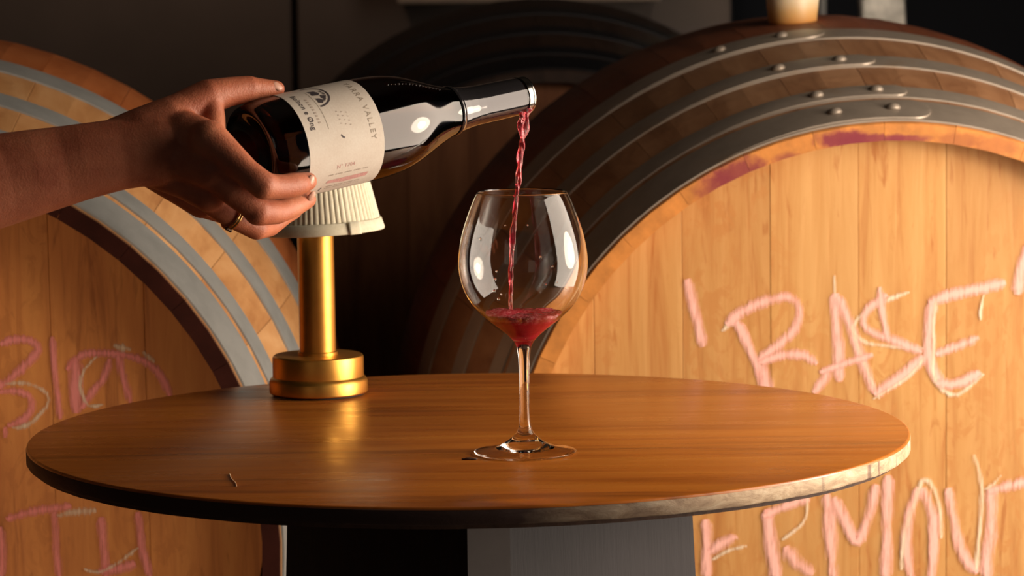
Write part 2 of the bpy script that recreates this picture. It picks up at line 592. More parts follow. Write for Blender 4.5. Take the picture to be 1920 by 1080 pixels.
tint_by_length(M_stave_R, (0.62, 0.36, 0.28), (0.66, 0.25, 0.05), st)
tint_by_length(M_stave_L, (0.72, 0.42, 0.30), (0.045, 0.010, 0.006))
M_hoop_R = metal('hoop_steel_right', (0.36, 0.30, 0.245), 0.45, spots=(0.24, 0.16, 0.10), metallic=0.4)
M_hoop_L = metal('hoop_steel_left', (0.46, 0.47, 0.46), 0.45, metallic=0.55, spots=(0.36, 0.34, 0.30))
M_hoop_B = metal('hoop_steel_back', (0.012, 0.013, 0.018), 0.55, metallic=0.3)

BR = barrel((0.384, 3.2), 0.0646, 'oak barrel at right with pink chalk letters BASE on its pale head', (M_head_R, M_stave_R, None, M_hoop_R), tongue=0.035)
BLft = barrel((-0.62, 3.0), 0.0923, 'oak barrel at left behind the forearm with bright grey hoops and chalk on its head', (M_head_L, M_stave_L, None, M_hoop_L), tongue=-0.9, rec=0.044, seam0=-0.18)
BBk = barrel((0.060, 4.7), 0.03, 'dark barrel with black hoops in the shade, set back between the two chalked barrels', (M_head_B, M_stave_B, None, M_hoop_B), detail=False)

# timber rails the barrels lie on
M_rail = wood('rail_timber', (0.2, 0.12, 0.07), (0.15, 0.09, 0.05), (0.08, 0.04, 0.02), (3, 26, 26), 0.7)
for i, (y, x0, x1, t, lab) in enumerate(((3.42, -1.3, 1.1, 0.2, 'front timber rail carrying the two chalked barrels'),
                                         (3.92, -1.3, 1.1, 0.2, 'rear timber rail carrying the two chalked barrels'),
                                         (4.98, -0.6, 0.8, 0.2, 'front timber rail under the dark barrel at the back'),
                                         (5.48, -0.6, 0.8, 0.2, 'rear timber rail under the dark barrel at the back'))):
    bm = bmesh.new(); box(bm, x0, x1, y - 0.04, y + 0.04, 0, AXZ - RB - 0.001, 0.004)
    tag(link('timber_rail', bm, M_rail, smooth=False), lab, 'timber')


# ------------------------------------------------------------------ chalk writing
def chalk_mat(name, col, lo, hi):
    m, nt, b = newmat(name)
    b.inputs['Base Color'].default_value = (*col, 1)
    b.inputs['Roughness'].default_value = 0.9
    b.inputs['Specular IOR Level'].default_value = 0.1
    n = noise_tex(nt, coords(nt, (520, 520, 40)), 1.0, 4, 0.7)
    n2 = noise_tex(nt, coords(nt, (40, 40, 22)), 1.0, 3, 0.6)
    uv = nt.nodes.new('ShaderNodeUVMap'); sp = nt.nodes.new('ShaderNodeSeparateXYZ')
    nt.links.new(uv.outputs[0], sp.inputs[0])
    e = ramp(nt, sp.outputs['X'], [(0.0, (0, 0, 0)), (0.42, (0.85, 0.85, 0.85)), (0.58, (0.85, 0.85, 0.85)), (1.0, (0, 0, 0))])
    ad = nt.nodes.new('ShaderNodeMath'); ad.operation = 'ADD'
    ns = nt.nodes.new('ShaderNodeMapRange'); ns.inputs[1].default_value = 0.25; ns.inputs[2].default_value = 0.75
    nt.links.new(n, ns.inputs[0]); nt.links.new(ns.outputs[0], ad.inputs[0]); nt.links.new(n2, ad.inputs[1])
    a2 = nt.nodes.new('ShaderNodeMath'); a2.operation = 'ADD'
    nt.links.new(ad.outputs[0], a2.inputs[0]); nt.links.new(e, a2.inputs[1])
    mr = nt.nodes.new('ShaderNodeMapRange'); mr.inputs[1].default_value = lo; mr.inputs[2].default_value = hi
    mr.inputs[4].default_value = 0.93
    nt.links.new(a2.outputs[0], mr.inputs[0])
    nt.links.new(mr.outputs[0], b.inputs['Alpha'])
    return m


M_pink = chalk_mat('chalk_pink', (0.95, 0.52, 0.45), 1.0, 1.9)
M_pinkL = chalk_mat('chalk_pink_left', (0.90, 0.32, 0.30), 1.0, 1.9)
M_white = chalk_mat('chalk_white', (0.88, 0.74, 0.56), 1.3, 2.2)


def catmull(pts, step=0.006):
    out = []
    P = [pts[0] * 2 - pts[1]] + pts + [pts[-1] * 2 - pts[-2]]
    for i in range(1, len(P) - 2):
        n = max(2, int((P[i + 1] - P[i]).length / step))
        for k in range(n):
            t = k / n
            out.append(0.5 * ((2 * P[i]) + (P[i + 1] - P[i - 1]) * t + (2 * P[i - 1] - 5 * P[i] + 4 * P[i + 1] - P[i + 2]) * t * t
                              + (3 * P[i] - P[i - 1] - 3 * P[i + 1] + P[i + 2]) * t ** 3))
    out.append(pts[-1].copy())
    return out


def chalk(root, strokes, org, sc, mats, REC=REC):
    """strokes: (kind, width_px, [(x, y)...]) -> each stroke a thin chalk mark lying on the barrel head"""
    mw = Matrix.Translation(root.location) @ Matrix.Rotation(root.rotation_euler.z, 4, 'Z')
    inv = mw.inverted()
    pl = mw @ Vector((0, REC, RB)); n = (mw.to_3x3() @ Vector((0, -1, 0)))
    for i, (kd, wpx, pts) in enumerate(strokes):
        loc = [inv @ at_plane(org[0] + x / sc, org[1] + y / sc, pl, n) for x, y in pts]
        c = catmull(loc)
        bm = bmesh.new(); uvl = bm.loops.layers.uv.new('UVMap')
        wd = 1.28 * wpx / sc * pl.y / F
        rows = []
        for k, p in enumerate(c):
            t = (c[min(k + 1, len(c) - 1)] - c[max(k - 1, 0)]); t.y = 0; t.normalize()
            s = Vector((t.z, 0, -t.x))
            ww = wd * (1.0 + 0.25 * noise.noise(p * 30 + Vector((i * 3.1, 0, 0)))) * (0.55 if k in (0, len(c) - 1) else 1)
            y = REC - 0.0009 - 0.00003 * i
            rows.append([bm.verts.new(Vector((p.x, y, p.z)) + s * ww * (q - 0.5)) for q in (0, 0.5, 1)])
        for A, B in zip(rows[:-1], rows[1:]):
            for q in (0, 1):
                f = bm.faces.new((A[q], A[q + 1], B[q + 1], B[q]))
                for lp, uu in zip(f.loops, (q / 2, (q + 1) / 2, (q + 1) / 2, q / 2)):
                    lp[uvl].uv = (uu, 0)
        bmesh.ops.recalc_face_normals(bm, faces=bm.faces)
        link('chalk_stroke', bm, mats[kd], root, smooth=False)


PK, WH = 0, 1
chalk(BR, [
    (PK, 34, [(82, 140), (105, 240), (132, 355)]),
    (WH, 22, [(190, 305), (230, 272), (250, 262)]),
    (PK, 34, [(205, 285), (260, 240), (340, 207), (408, 198), (436, 235), (425, 295), (375, 345), (305, 398)]),
    (PK, 30, [(240, 275), (275, 350), (305, 420), (330, 520)]),
    (PK, 50, [(300, 405), (325, 440), (335, 500)]),
    (PK, 30, [(310, 405), (390, 380), (455, 383), (492, 410)]),
    (PK, 34, [(530, 425), (515, 460), (480, 500)]),
    (WH, 14, [(548, 128), (548, 190)]),
    (PK, 36, [(553, 185), (552, 260), (560, 360), (563, 465)]),
    (PK, 34, [(560, 195), (600, 290), (640, 410), (675, 500)]),
    (WH, 16, [(600, 290), (640, 400), (690, 520)]),
    (PK, 24, [(500, 435), (580, 408), (670, 380)]),
    (WH, 20, [(785, 182), (700, 212), (640, 250), (605, 292), (640, 338), (720, 352), (830, 360)]),
    (PK, 30, [(715, 190), (655, 235), (640, 280), (670, 310), (740, 335), (825, 372)]),
    (PK, 24, [(692, 165), (700, 250), (715, 330)]),
    (PK, 36, [(830, 385), (770, 440), (672, 505)]),
    (WH, 16, [(840, 380), (780, 450), (670, 520)]),
    (PK, 36, [(845, 215), (900, 195), (960, 180), (1090, 152)]),
    (PK, 34, [(858, 210), (847, 300), (850, 400), (885, 472)]),
    (WH, 20, [(870, 210), (860, 270), (862, 360), (862, 440), (890, 490), (940, 505), (1020, 440)]),
    (PK, 30, [(868, 378), (940, 352), (1005, 325)]),
    (PK, 34, [(870, 468), (930, 472), (1012, 437)]),
    (PK, 36, [(1160, 30), (1138, 110), (1125, 190)]),
    (WH, 12, [(1020, 190), (1010, 240), (1010, 270)]),
    # second line
    (PK, 34, [(140, 900), (145, 980), (142, 1090)]),
    (PK, 34, [(150, 1005), (195, 975), (240, 955)]),
    (WH, 18, [(160, 1028), (215, 998), (270, 985)]),
    (PK, 40, [(335, 868), (345, 960), (365, 1090)]),
    (PK, 34, [(322, 890), (390, 860), (440, 840), (470, 840)]),
    (WH, 16, [(462, 830), (455, 900), (410, 945), (380, 965)]),
    (PK, 44, [(395, 985), (420, 1030), (480, 1075)]),
    (PK, 40, [(525, 820), (535, 950), (545, 1090)]),
    (PK, 34, [(545, 830), (590, 925), (622, 972), (652, 900), (680, 790)]),
    (PK, 34, [(718, 760), (715, 900), (710, 1090)]),
    (PK, 34, [(815, 800), (785, 880), (775, 980), (790, 1090)]),
    (WH, 22, [(760, 1060), (768, 950), (800, 850), (830, 775), (860, 800), (880, 870), (885, 960)]),
    (PK, 34, [(828, 800), (860, 890), (862, 980), (850, 1090)]),
    (PK, 34, [(910, 800), (925, 900), (955, 1010), (1000, 1070)]),
    (WH, 22, [(990, 695), (1012, 790), (1010, 900), (995, 1060)]),
    (PK, 40, [(1045, 800), (1043, 900), (1028, 1090)]),
    (PK, 34, [(1035, 812), (1090, 795), (1180, 775)]),
    (WH, 18, [(1075, 760), (1050, 790), (1020, 805)]),
], (1240, 440), 1148 / 680, (M_pink, M_white))
chalk(BLft, [
    (PK, 36, [(0, 140), (60, 122), (130, 128), (155, 165), (110, 220), (20, 300), (-10, 315)]),
    (PK, 34, [(-10, 335), (60, 330), (120, 350), (130, 400), (100, 445), (30, 470)]),
    (WH, 26, [(20, 300), (110, 300), (190, 340), (188, 395), (110, 470), (50, 478)]),
    (PK, 24, [(24, 475), (20, 520)]),
    (PK, 30, [(212, 110), (225, 260), (243, 445)]),
    (PK, 34, [(270, 245), (310, 200), (350, 180), (430, 178), (530, 190), (610, 225), (665, 290), (690, 360)]),
    (PK, 50, [(310, 200), (305, 300), (310, 420)]),
    (PK, 38, [(478, 185), (500, 280), (530, 380)]),
    (PK, 34, [(445, 200), (420, 280), (370, 340), (330, 400)]),
    (WH, 20, [(395, 190), (345, 240), (325, 310), (360, 390), (420, 385)]),
    (WH, 40, [(460, 145), (530, 165)]),
    (WH, 34, [(580, 170), (625, 215)]),
    (PK, 36, [(25, 850), (130, 820), (290, 798)]),
    (WH, 44, [(230, 835), (310, 820), (390, 815)]),
    (PK, 36, [(220, 820), (230, 950), (240, 1090)]),
    (PK, 38, [(412, 840), (420, 950), (430, 1090)]),
    (PK, 36, [(560, 820), (575, 960), (610, 1090)]),
    (PK, 50, [(400, 1060), (470, 1050), (550, 1030)]),
    (WH, 24, [(340, 1050), (400, 1065), (480, 1025), (560, 965)]),
    (PK, 40, [(0, 880), (5, 980), (0, 1090)]),
], (0, 580), 1210 / 560, (M_pinkL, M_white), 0.044)

# ------------------------------------------------------------------ table
TZ = CAM_Z - 0.4046
TC = Vector((-0.038, 2.673, 0))
TR = 0.370
m, nt, b = newmat('table_wood'); M_table = m
v = coords(nt, (2.2, 26, 26), rot=(0, 0, R(5)))
n1 = noise_tex(nt, v, 1.0, 8, 0.6, 0.8)
c = ramp(nt, n1, [(0.28, (0.38, 0.095, 0.010)), (0.5, (0.58, 0.175, 0.018)), (0.74, (0.68, 0.24, 0.03))])
n2 = noise_tex(nt, coords(nt, (1.2, 9, 9), rot=(0, 0, R(7))), 1.0, 5, 0.5, 1.4)
f = ramp(nt, n2, [(0.57, (0, 0, 0)), (0.66, (0.55, 0.55, 0.55)), (0.72, (0, 0, 0))])
c = mix(nt, f, c, (0.13, 0.03, 0.006))
n3 = noise_tex(nt, coords(nt, (2, 4, 4)), 1.5, 3, 0.5)
c = mix(nt, 1.0, c, ramp(nt, n3, [(0.3, (0.74, 0.7, 0.66)), (0.7, (1, 1, 1))]), 'MULTIPLY')
nt.links.new(c, b.inputs['Base Color'])
rr = ramp(nt, noise_tex(nt, coords(nt, (5, 60, 60)), 1.0, 4, 0.6), [(0.3, (0.24,) * 3), (0.7, (0.36,) * 3)])
nt.links.new(rr, b.inputs['Roughness'])
b.inputs['Specular IOR Level'].default_value = 0.55
bump(nt, b, n1, 0.06, 0.001)
table = empty('round_table', (TC.x, TC.y, 0))
tag(table, 'round brown wooden table with a worn pale edge on a grey painted pedestal', 'table')
TT = 0.0135
bm = lathe([(0, 0), (TR - 0.0022, 0), (TR - 0.0012, -0.0003), (TR - 0.0004, -0.0012), (TR - 0.0002, -0.0022),
            (TR - 0.003, -0.0026), (TR - 0.003, -TT + 0.0002), (0, -TT + 0.0002)], 256)
o = auto_smooth(link('tabletop', bm, M_table, table), 40); o.location = (0, 0, TZ)
# edge band: worn end grain, slightly uneven
m, nt, b = newmat('table_edge'); M_edge = m
n1 = noise_tex(nt, coords(nt, (30, 30, 90)), 1.0, 7, 0.7, 0.6)
c = ramp(nt, n1, [(0.3, (0.22, 0.125, 0.065)), (0.5, (0.48, 0.34, 0.21)), (0.7, (0.66, 0.54, 0.38))])
n2 = noise_tex(nt, coords(nt, (55, 55, 8)), 1.0, 3, 0.5)
c = mix(nt, ramp(nt, n2, [(0.63, (0, 0, 0)), (0.68, (0.8, 0.8, 0.8))]), c, (0.12, 0.05, 0.025))
# edge colour goes near black to the left, pale to the right
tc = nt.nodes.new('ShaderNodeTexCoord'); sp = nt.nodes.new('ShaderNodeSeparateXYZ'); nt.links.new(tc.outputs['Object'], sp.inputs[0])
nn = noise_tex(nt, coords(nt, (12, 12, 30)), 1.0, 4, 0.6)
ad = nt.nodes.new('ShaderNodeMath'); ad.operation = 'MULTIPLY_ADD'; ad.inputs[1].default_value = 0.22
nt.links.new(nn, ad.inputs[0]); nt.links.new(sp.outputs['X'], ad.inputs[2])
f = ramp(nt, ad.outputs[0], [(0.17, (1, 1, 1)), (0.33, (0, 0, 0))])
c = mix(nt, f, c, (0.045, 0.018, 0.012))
nt.links.new(c, b.inputs['Base Color']); b.inputs['Roughness'].default_value = 0.65
bump(nt, b, n1, 0.5, 0.002)
n = 360
bm = lathe([(TR - 0.004, -0.0020), (TR - 0.0006, -0.0020), (TR, -0.0030), (TR, -TT * 0.5), (TR, -TT + 0.001), (TR - 0.0008, -TT), (TR - 0.004, -TT)], n, True)
for v in bm.verts:
    q = v.co.copy(); k = 0.0005 * noise.noise(Vector((q.x * 40, q.y * 40, q.z * 90)))
    v.co.x *= 1 + k / TR; v.co.y *= 1 + k / TR
    if v.co.z < -TT * 0.8:
        v.co.z += 0.0007 * noise.noise(Vector((q.x * 55, q.y * 55, 3)))
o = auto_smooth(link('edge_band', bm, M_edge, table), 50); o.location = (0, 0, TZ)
bm = lathe([(0, -TT), (TR - 0.006, -TT), (TR - 0.005, -TT - 0.0005), (TR - 0.006, -TT - 0.0038), (TR - 0.012, -TT - 0.0042), (0, -TT - 0.0042)], 200)
for v in bm.verts:
    if v.co.xy.length > TR - 0.02:
        k = 0.0012 * noise.noise(v.co * 30); v.co.x *= 1 + k / TR; v.co.y *= 1 + k / TR
o = auto_smooth(link('underlay', bm, plain('underlay_dark', (0.07, 0.03, 0.016), 0.7, nscale=60, var=0.5, bk=0.5), table)); o.location = (0, 0, TZ)
tag(o, 'dark rough underlay beneath the tabletop')
# pedestal: four faced, corner to the viewer, small chamfer strip on the near corner
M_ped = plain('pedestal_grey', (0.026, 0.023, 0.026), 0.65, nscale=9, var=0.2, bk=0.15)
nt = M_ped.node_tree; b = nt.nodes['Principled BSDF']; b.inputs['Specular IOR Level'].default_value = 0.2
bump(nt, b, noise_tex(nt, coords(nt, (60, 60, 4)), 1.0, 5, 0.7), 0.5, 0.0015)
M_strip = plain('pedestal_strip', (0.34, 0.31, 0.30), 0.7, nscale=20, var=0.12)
pcx = at(919, 1000, TC.y).x - TC.x
zt = TZ - TT - 0.0042
hd, ch = 0.173, 0.0165
dc = 0.0165


def ped_ring(z, s):
    h = hd * s
    c_ = dc
    # front chamfer corner at -y
    return [(-c_, -h + c_, z), (c_, -h + c_, z), (h - 0.004, -0.004, z), (h - 0.004, 0.004, z), (0.004, h - 0.004, z), (-0.004, h - 0.004, z), (-h + 0.004, 0.004, z), (-h + 0.004, -0.004, z)]


bm = bmesh.new()
lv = [(zt, 1.0), (0.35, 1.09), (0.02, 1.18)]
rg = [[bm.verts.new(p) for p in ped_ring(z, s)] for z, s in lv]
for A, B in zip(rg[:-1], rg[1:]):
    for k in range(8):
        bm.faces.new((A[k], A[(k + 1) % 8], B[(k + 1) % 8], B[k]))
bm.faces.new(rg[0]); bm.faces.new(rg[-1][::-1])
bmesh.ops.recalc_face_normals(bm, faces=bm.faces)
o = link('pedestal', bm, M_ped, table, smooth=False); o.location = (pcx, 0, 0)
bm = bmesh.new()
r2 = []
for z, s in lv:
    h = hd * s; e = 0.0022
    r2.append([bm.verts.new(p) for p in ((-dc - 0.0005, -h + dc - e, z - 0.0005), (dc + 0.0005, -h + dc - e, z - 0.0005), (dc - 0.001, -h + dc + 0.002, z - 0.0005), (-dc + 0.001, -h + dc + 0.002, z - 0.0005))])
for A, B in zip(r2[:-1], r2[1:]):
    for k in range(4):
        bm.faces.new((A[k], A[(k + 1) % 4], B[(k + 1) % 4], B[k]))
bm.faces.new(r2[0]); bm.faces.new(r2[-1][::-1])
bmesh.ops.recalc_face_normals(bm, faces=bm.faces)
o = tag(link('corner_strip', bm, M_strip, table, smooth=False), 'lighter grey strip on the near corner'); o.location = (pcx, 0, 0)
bm = lathe([(0, 0), (0.27, 0), (0.27, 0.014), (0.262, 0.02), (0, 0.02)], 96)
o = auto_smooth(link('foot_plate', bm, M_ped, table)); o.location = (pcx, 0, 0)

# a crumb and a thread lying on the table
p = at_z(880, 862, TZ)
bm = bmesh.new()
for (dx, dy, s) in ((0, 0, 0.0018), (-0.004, 0.001, 0.0011), (0.0035, -0.0006, 0.0013)):
    bmesh.ops.create_icosphere(bm, subdivisions=2, radius=s, matrix=Matrix.Translation((p.x + dx, p.y + dy, TZ + s * 0.5)) @ Matrix.Scale(2.2, 4, (1, 0, 0)) @ Matrix.Scale(0.6, 4, (0, 0, 1)))
tag(link('crumb', bm, plain('crumb', (0.07, 0.03, 0.015), 0.8)), 'small dark crumbs on the table left of the wine glass foot', 'crumb')


def tube(pts, rads, n=12, bm=None, twist=0.0, flat=1.0, cap=True):
    bm = bm or bmesh.new()
    rings = []
    up = Vector((0, -1, 0.13)).normalized()
    for i, p in enumerate(pts):
        t = (pts[min(i + 1, len(pts) - 1)] - pts[max(i - 1, 0)]).normalized()
        s = t.cross(up)
        if s.length < 1e-4: s = t.cross(Vector((1, 0, 0)))
        s.normalize(); q = s.cross(t).normalized()
        ring = []
        for k in range(n):
            a = 2 * math.pi * k / n
            x, y = math.cos(a), math.sin(a) * flat
            ct, stt = math.cos(twist * i), math.sin(twist * i)
            ring.append(bm.verts.new(p + (s * (x * ct - y * stt) + q * (x * stt + y * ct)) * rads[i]))
        rings.append(ring)
    for A, B in zip(rings[:-1], rings[1:]):
        for k in range(n):
            bm.faces.new((A[k], A[(k + 1) % n], B[(k + 1) % n], B[k]))
    if cap:
        bm.faces.new(rings[0]); bm.faces.new(rings[-1][::-1])
    bmesh.ops.recalc_face_normals(bm, faces=bm.faces)
    return bm


th = [at_z(x, y, TZ + 0.0006) for x, y in ((430, 888), (434, 898), (441, 905), (443, 911))]
th = catmull(th, 0.002)
bm = tube(th, [0.0005] * len(th), 6)
tag(link('thread', bm, plain('thread_pale', (0.7, 0.5, 0.3), 0.8)), 'short pale thread lying on the left part of the table', 'thread')

# ------------------------------------------------------------------ lamp
LP = at_z(597.5, 739, TZ); LS = LP.y / F
m, nt, b = newmat('brass'); M_brass = m
n1 = noise_tex(nt, coords(nt, (1, 1, 1)), 60, 5, 0.6)
nt.links.new(ramp(nt, n1, [(0.3, (0.72, 0.36, 0.07)), (0.7, (0.80, 0.42, 0.09))]), b.inputs['Base Color'])
b.inputs['Metallic'].default_value = 1; b.inputs['Roughness'].default_value = 0.38
lamp = empty('table_lamp', (LP.x, LP.y, TZ))
tag(lamp, 'brass table lamp with a cream pleated shade behind the bottle', 'lamp')
rb = 93 * LS
ru = 86 * LS
rc = 34.3 * LS
bm = lathe([(0, 0.0004), (rb - 0.003, 0.0004), (rb - 0.003, 0.003), (0, 0.003)], 96)
auto_smooth(link('rubber_foot', bm, plain('rubber', (0.02, 0.015, 0.012), 0.7), lamp))
bm = lathe([(0, 0.002), (rb - 0.0008, 0.002), (rb, 0.003), (rb, 0.0125), (rb - 0.0015, 0.0155), (ru + 0.0006, 0.0165), (ru, 0.0172),
            (ru, 0.034), (ru - 0.0006, 0.0358), (ru - 0.002, 0.0368), (rc + 0.004, 0.0368), (0, 0.0368)], 128)
auto_smooth(link('base', bm, M_brass, lamp), 30)
ch_ = 0.158
bm = lathe([(0, 0.036), (rc + 0.0016, 0.036), (rc + 0.0016, 0.0395), (rc, 0.0402), (rc, ch_), (0, ch_)], 96)
auto_smooth(link('column', bm, M_brass, lamp), 30)
# shade
m, nt, b = newmat('shade_cloth'); M_shade = m
n1 = noise_tex(nt, coords(nt, (1, 1, 1)), 300, 4, 0.6)
nt.links.new(ramp(nt, n1, [(0.3, (0.68, 0.62, 0.46)), (0.7, (0.78, 0.73, 0.57))]), b.inputs['Base Color'])
b.inputs['Roughness'].default_value = 0.85; b.inputs['Subsurface Weight'].default_value = 0.15; b.inputs['Subsurface Radius'].default_value = (0.01, 0.008, 0.005)
bump(nt, b, n1, 0.2, 0.0005)
SH = bpy.data.objects.new('shade', None)
sx0 = at(606, 430, LP.y).x - LP.x
r0, r1, hs = 112 * LS, 0.036, 0.088
zb = at(606, 432, LP.y).z - TZ
npl = 64
rand = [random.uniform(0.6, 1.3) for _ in range(npl)]


def pleat(r, z, a):
    k = a / (2 * math.pi) * npl
    i = int(k) % npl
    fr = k - int(k)
    amp = 0.0007 * rand[i]
    return (r + amp * (math.sin(fr * math.pi) ** 0.7) * 1.6 - amp, z)


pr = [(r0 + (r1 - r0) * t - 0.0004, hs * t) for t in [i / 8 for i in range(9)]]
pr += [(r - 0.0012, z) for r, z in reversed(pr)]
bm = lathe(pr, npl * 8, True, fn=pleat)
shade = auto_smooth(link('shade', bm, M_shade, lamp), 60)
shade.location = (sx0, 0, zb); shade.rotation_euler = (0, R(-2.6), 0)
hem = lathe([(r0 + 0.0016, -0.001), (r0 + 0.0020, 0.0), (r0 - 0.0006, 0.0092), (r0 - 0.0016, 0.0098), (r0 - 0.0022, 0.008), (r0 - 0.0006, -0.001)], 128, True)
link('hem_band', hem, M_shade, shade)
hem = lathe([(r1 + 0.0014, hs - 0.006), (r1 + 0.0006, hs + 0.001), (r1 - 0.0012, hs + 0.001), (r1 - 0.001, hs - 0.006)], 128, True)
link('top_band', hem, M_shade, shade)
# overlapping seam of the hem
bm = bmesh.new()
rows = []
for i in range(7):
    a = R(-62) + R(2) * i
    rows.append([bm.verts.new(((r) * math.cos(a), (r) * math.sin(a), z)) for r, z in ((r0 + 0.0025, -0.0012), (r0 + 0.0026, -0.0002), (r0 + 0.0004, 0.0100))])
for A, B in zip(rows[:-1], rows[1:]):
    for q in (0, 1): bm.faces.new((A[q], A[q + 1], B[q + 1], B[q]))
ob = link('hem_seam', bm, M_shade, shade)
sd = ob.modifiers.new('thick', 'SOLIDIFY'); sd.thickness = 0.0012

# ------------------------------------------------------------------ wine glass
G0 = at_z(985, 850, TZ)
GD = G0.y; GS = GD / F
m, nt, b = newmat('clear_glass'); M_glass = m
b.inputs['Base Color'].default_value = (1, 1, 1, 1); b.inputs['Roughness'].default_value = 0.0
b.inputs['Transmission Weight'].default_value = 1; b.inputs['IOR'].default_value = 1.48
gz = lambda y: at(984, y, GD).z - TZ
outer = [(0.0, -0.0002), (26 * GS, -0.0002), (31 * GS, 0.0004), (40 * GS, 0.0006), (47 * GS, 0.0003), (51 * GS, -0.0002), (91 * GS, -0.0002), (93 * GS, 0.0003), (97 * GS, 0.0012), (97.6 * GS, 0.0019), (96.6 * GS, 0.0027), (80 * GS, 0.0034), (60 * GS, 0.0052), (45 * GS, gz(833)),
         (33 * GS, gz(826)), (25 * GS, gz(820)), (18 * GS, gz(813)), (13 * GS, gz(805)), (10.2 * GS, gz(792)), (9.0 * GS, gz(770)),
         (8.6 * GS, gz(740)), (9.0 * GS, gz(710)), (9.8 * GS, gz(685)), (11.2 * GS, gz(664)), (13.6 * GS, gz(650))]
bowl = [(14.8, 648), (18, 641), (24, 634), (32, 626), (45, 615.5), (62, 603), (79, 589.5), (92, 577), (102, 564), (110.5, 549), (116.5, 533), (120.5, 517),
        (122.6, 501), (122.8, 487), (121.2, 470), (117.8, 450), (112.8, 430), (107, 412), (99.5, 391), (92, 373), (87.5, 363.5), (84.6, 359.5)]
outer += [(r * GS, gz(y)) for r, y in bowl]
ip = []
for i, (r, y) in enumerate(bowl):
    t = 0.00105 if i > 6 else 0.0013 + (6 - i) * 0.0001
    if i < 2: continue
    rr_, zz = r * GS, gz(y)
    # inward normal offset
    a = bowl[max(i - 1, 0)]; c2 = bowl[min(i + 1, len(bowl) - 1)]
    tx, tz = (c2[0] - a[0]) * GS, gz(c2[1]) - gz(a[1])
    l = math.hypot(tx, tz); nx, nz = -tz / l, tx / l
    ip.append((max(rr_ + nx * t, 0.0012), zz + nz * t))
bot_in = (0.0, ip[0][1] - 0.0012)
inner = list(reversed(ip)) + [bot_in]
lip = [(84.0 * GS, gz(358.6)), (83.3 * GS, gz(358.8))]
bm = lathe(outer + lip + inner, 128)
glass = link('wine_glass', bm, M_glass)
glass.location = (G0.x, G0.y, TZ)
sub = glass.modifiers.new('smooth', 'SUBSURF'); sub.levels = 1; sub.render_levels = 1
tag(glass, 'clear large-bowled stemmed wine glass standing on the table under the stream', 'wine glass')

# wine in the glass
m, nt, b = newmat('red_wine'); M_wine = m
v = coords(nt, (1, 1, 1))
nb = noise_tex(nt, v, 420, 4, 0.7)
ng = noise_tex(nt, v, 55, 4, 0.6, 1.0)
geo = nt.nodes.new('ShaderNodeNewGeometry'); sp = nt.nodes.new('ShaderNodeSeparateXYZ')
tc = nt.nodes.new('ShaderNodeTexCoord'); nt.links.new(tc.outputs['Object'], sp.inputs[0])
zs = gz(589)
mr = nt.nodes.new('ShaderNodeMapRange'); mr.inputs[1].default_value = zs - 0.006; mr.inputs[2].default_value = zs + 0.0005
nt.links.new(sp.outputs['Z'], mr.inputs[0])
ff = nt.nodes.new('ShaderNodeMath'); ff.operation = 'MULTIPLY'
nt.links.new(ramp(nt, nb, [(0.46, (0.12,) * 3), (0.62, (1, 1, 1))]), ff.inputs[0]); nt.links.new(mr.outputs[0], ff.inputs[1])
f2 = nt.nodes.new('ShaderNodeMath'); f2.operation = 'MULTIPLY'
nt.links.new(ramp(nt, ng, [(0.35, (0.1,) * 3), (0.6, (1, 1, 1))]), f2.inputs[0]); nt.links.new(ff.outputs[0], f2.inputs[1])
deep = ramp(nt, ng, [(0.3, (0.60, 0.004, 0.035)), (0.7, (0.95, 0.02, 0.085))])
nt.links.new(mix(nt, f2.outputs[0], deep, (0.85, 0.36, 0.38)), b.inputs['Base Color'])
tw = ramp(nt, f2.outputs[0], [(0.0, (0.32,) * 3), (0.6, (0.05,) * 3)])
nt.links.new(tw, b.inputs['Transmission Weight'])
b.inputs['IOR'].default_value = 1.34; b.inputs['Roughness'].default_value = 0.08
wp = [(0.0, bot_in[1] - 0.0002)]
for (r, z) in ip:
    if z < zs:
        wp.append((r + 0.00025, z - 0.0001))
wp.append((wp[-1][0] + (zs - wp[-1][1]) * 1.15, zs + 0.0006))
rw = wp[-1][0] - 0.0004
wp += [(rw - 0.001, zs), (rw * 0.8, zs + 0.0002), (rw * 0.6, zs + 0.0004), (rw * 0.4, zs + 0.0006), (rw * 0.2, zs + 0.0003), (0, zs)]
bm = lathe(wp, 96)
for v_ in bm.verts:
    if v_.co.z > zs - 0.0008 and v_.co.xy.length < rw:
        q = v_.co * 110
        v_.co.z += 0.0022 * noise.noise(q) + 0.0012 * noise.noise(q * 2.3) + 0.0012
o = link('wine', bm, M_wine); o.location = glass.location
tag(o, 'frothing red wine pooled in the bottom of the wine glass', 'wine')

# droplets on the inside of the bowl
bm = bmesh.new()
for px, py in ((931, 512), (929, 534), (937, 549), (1015, 472), (1037, 490), (1024, 523), (942, 540), (905, 440), (1045, 520), (966, 458), (992, 414), (951, 414), (934, 497)):
    z = gz(py)
    rr_ = 0
    for (ra, za), (rb_, zb_) in zip(ip[:-1], ip[1:]):
        if za <= z <= zb_: rr_ = ra + (rb_ - ra) * (z - za) / (zb_ - za)
    sx = (px - 982.5) * GS
    if abs(sx) < rr_:
        y = -math.sqrt(rr_ * rr_ - sx * sx)
        s = random.uniform(0.0006, 0.0013)
        bmesh.ops.create_icosphere(bm, subdivisions=2, radius=s, matrix=Matrix.Translation((sx, y + 0.0003, z)) @ Matrix.Scale(1.3, 4, (0, 0, 1)))
o = link('droplets', bm, M_glass); o.location = glass.location
tag(o, 'clear droplets clinging inside the bowl of the wine glass', 'droplets', kind='stuff')

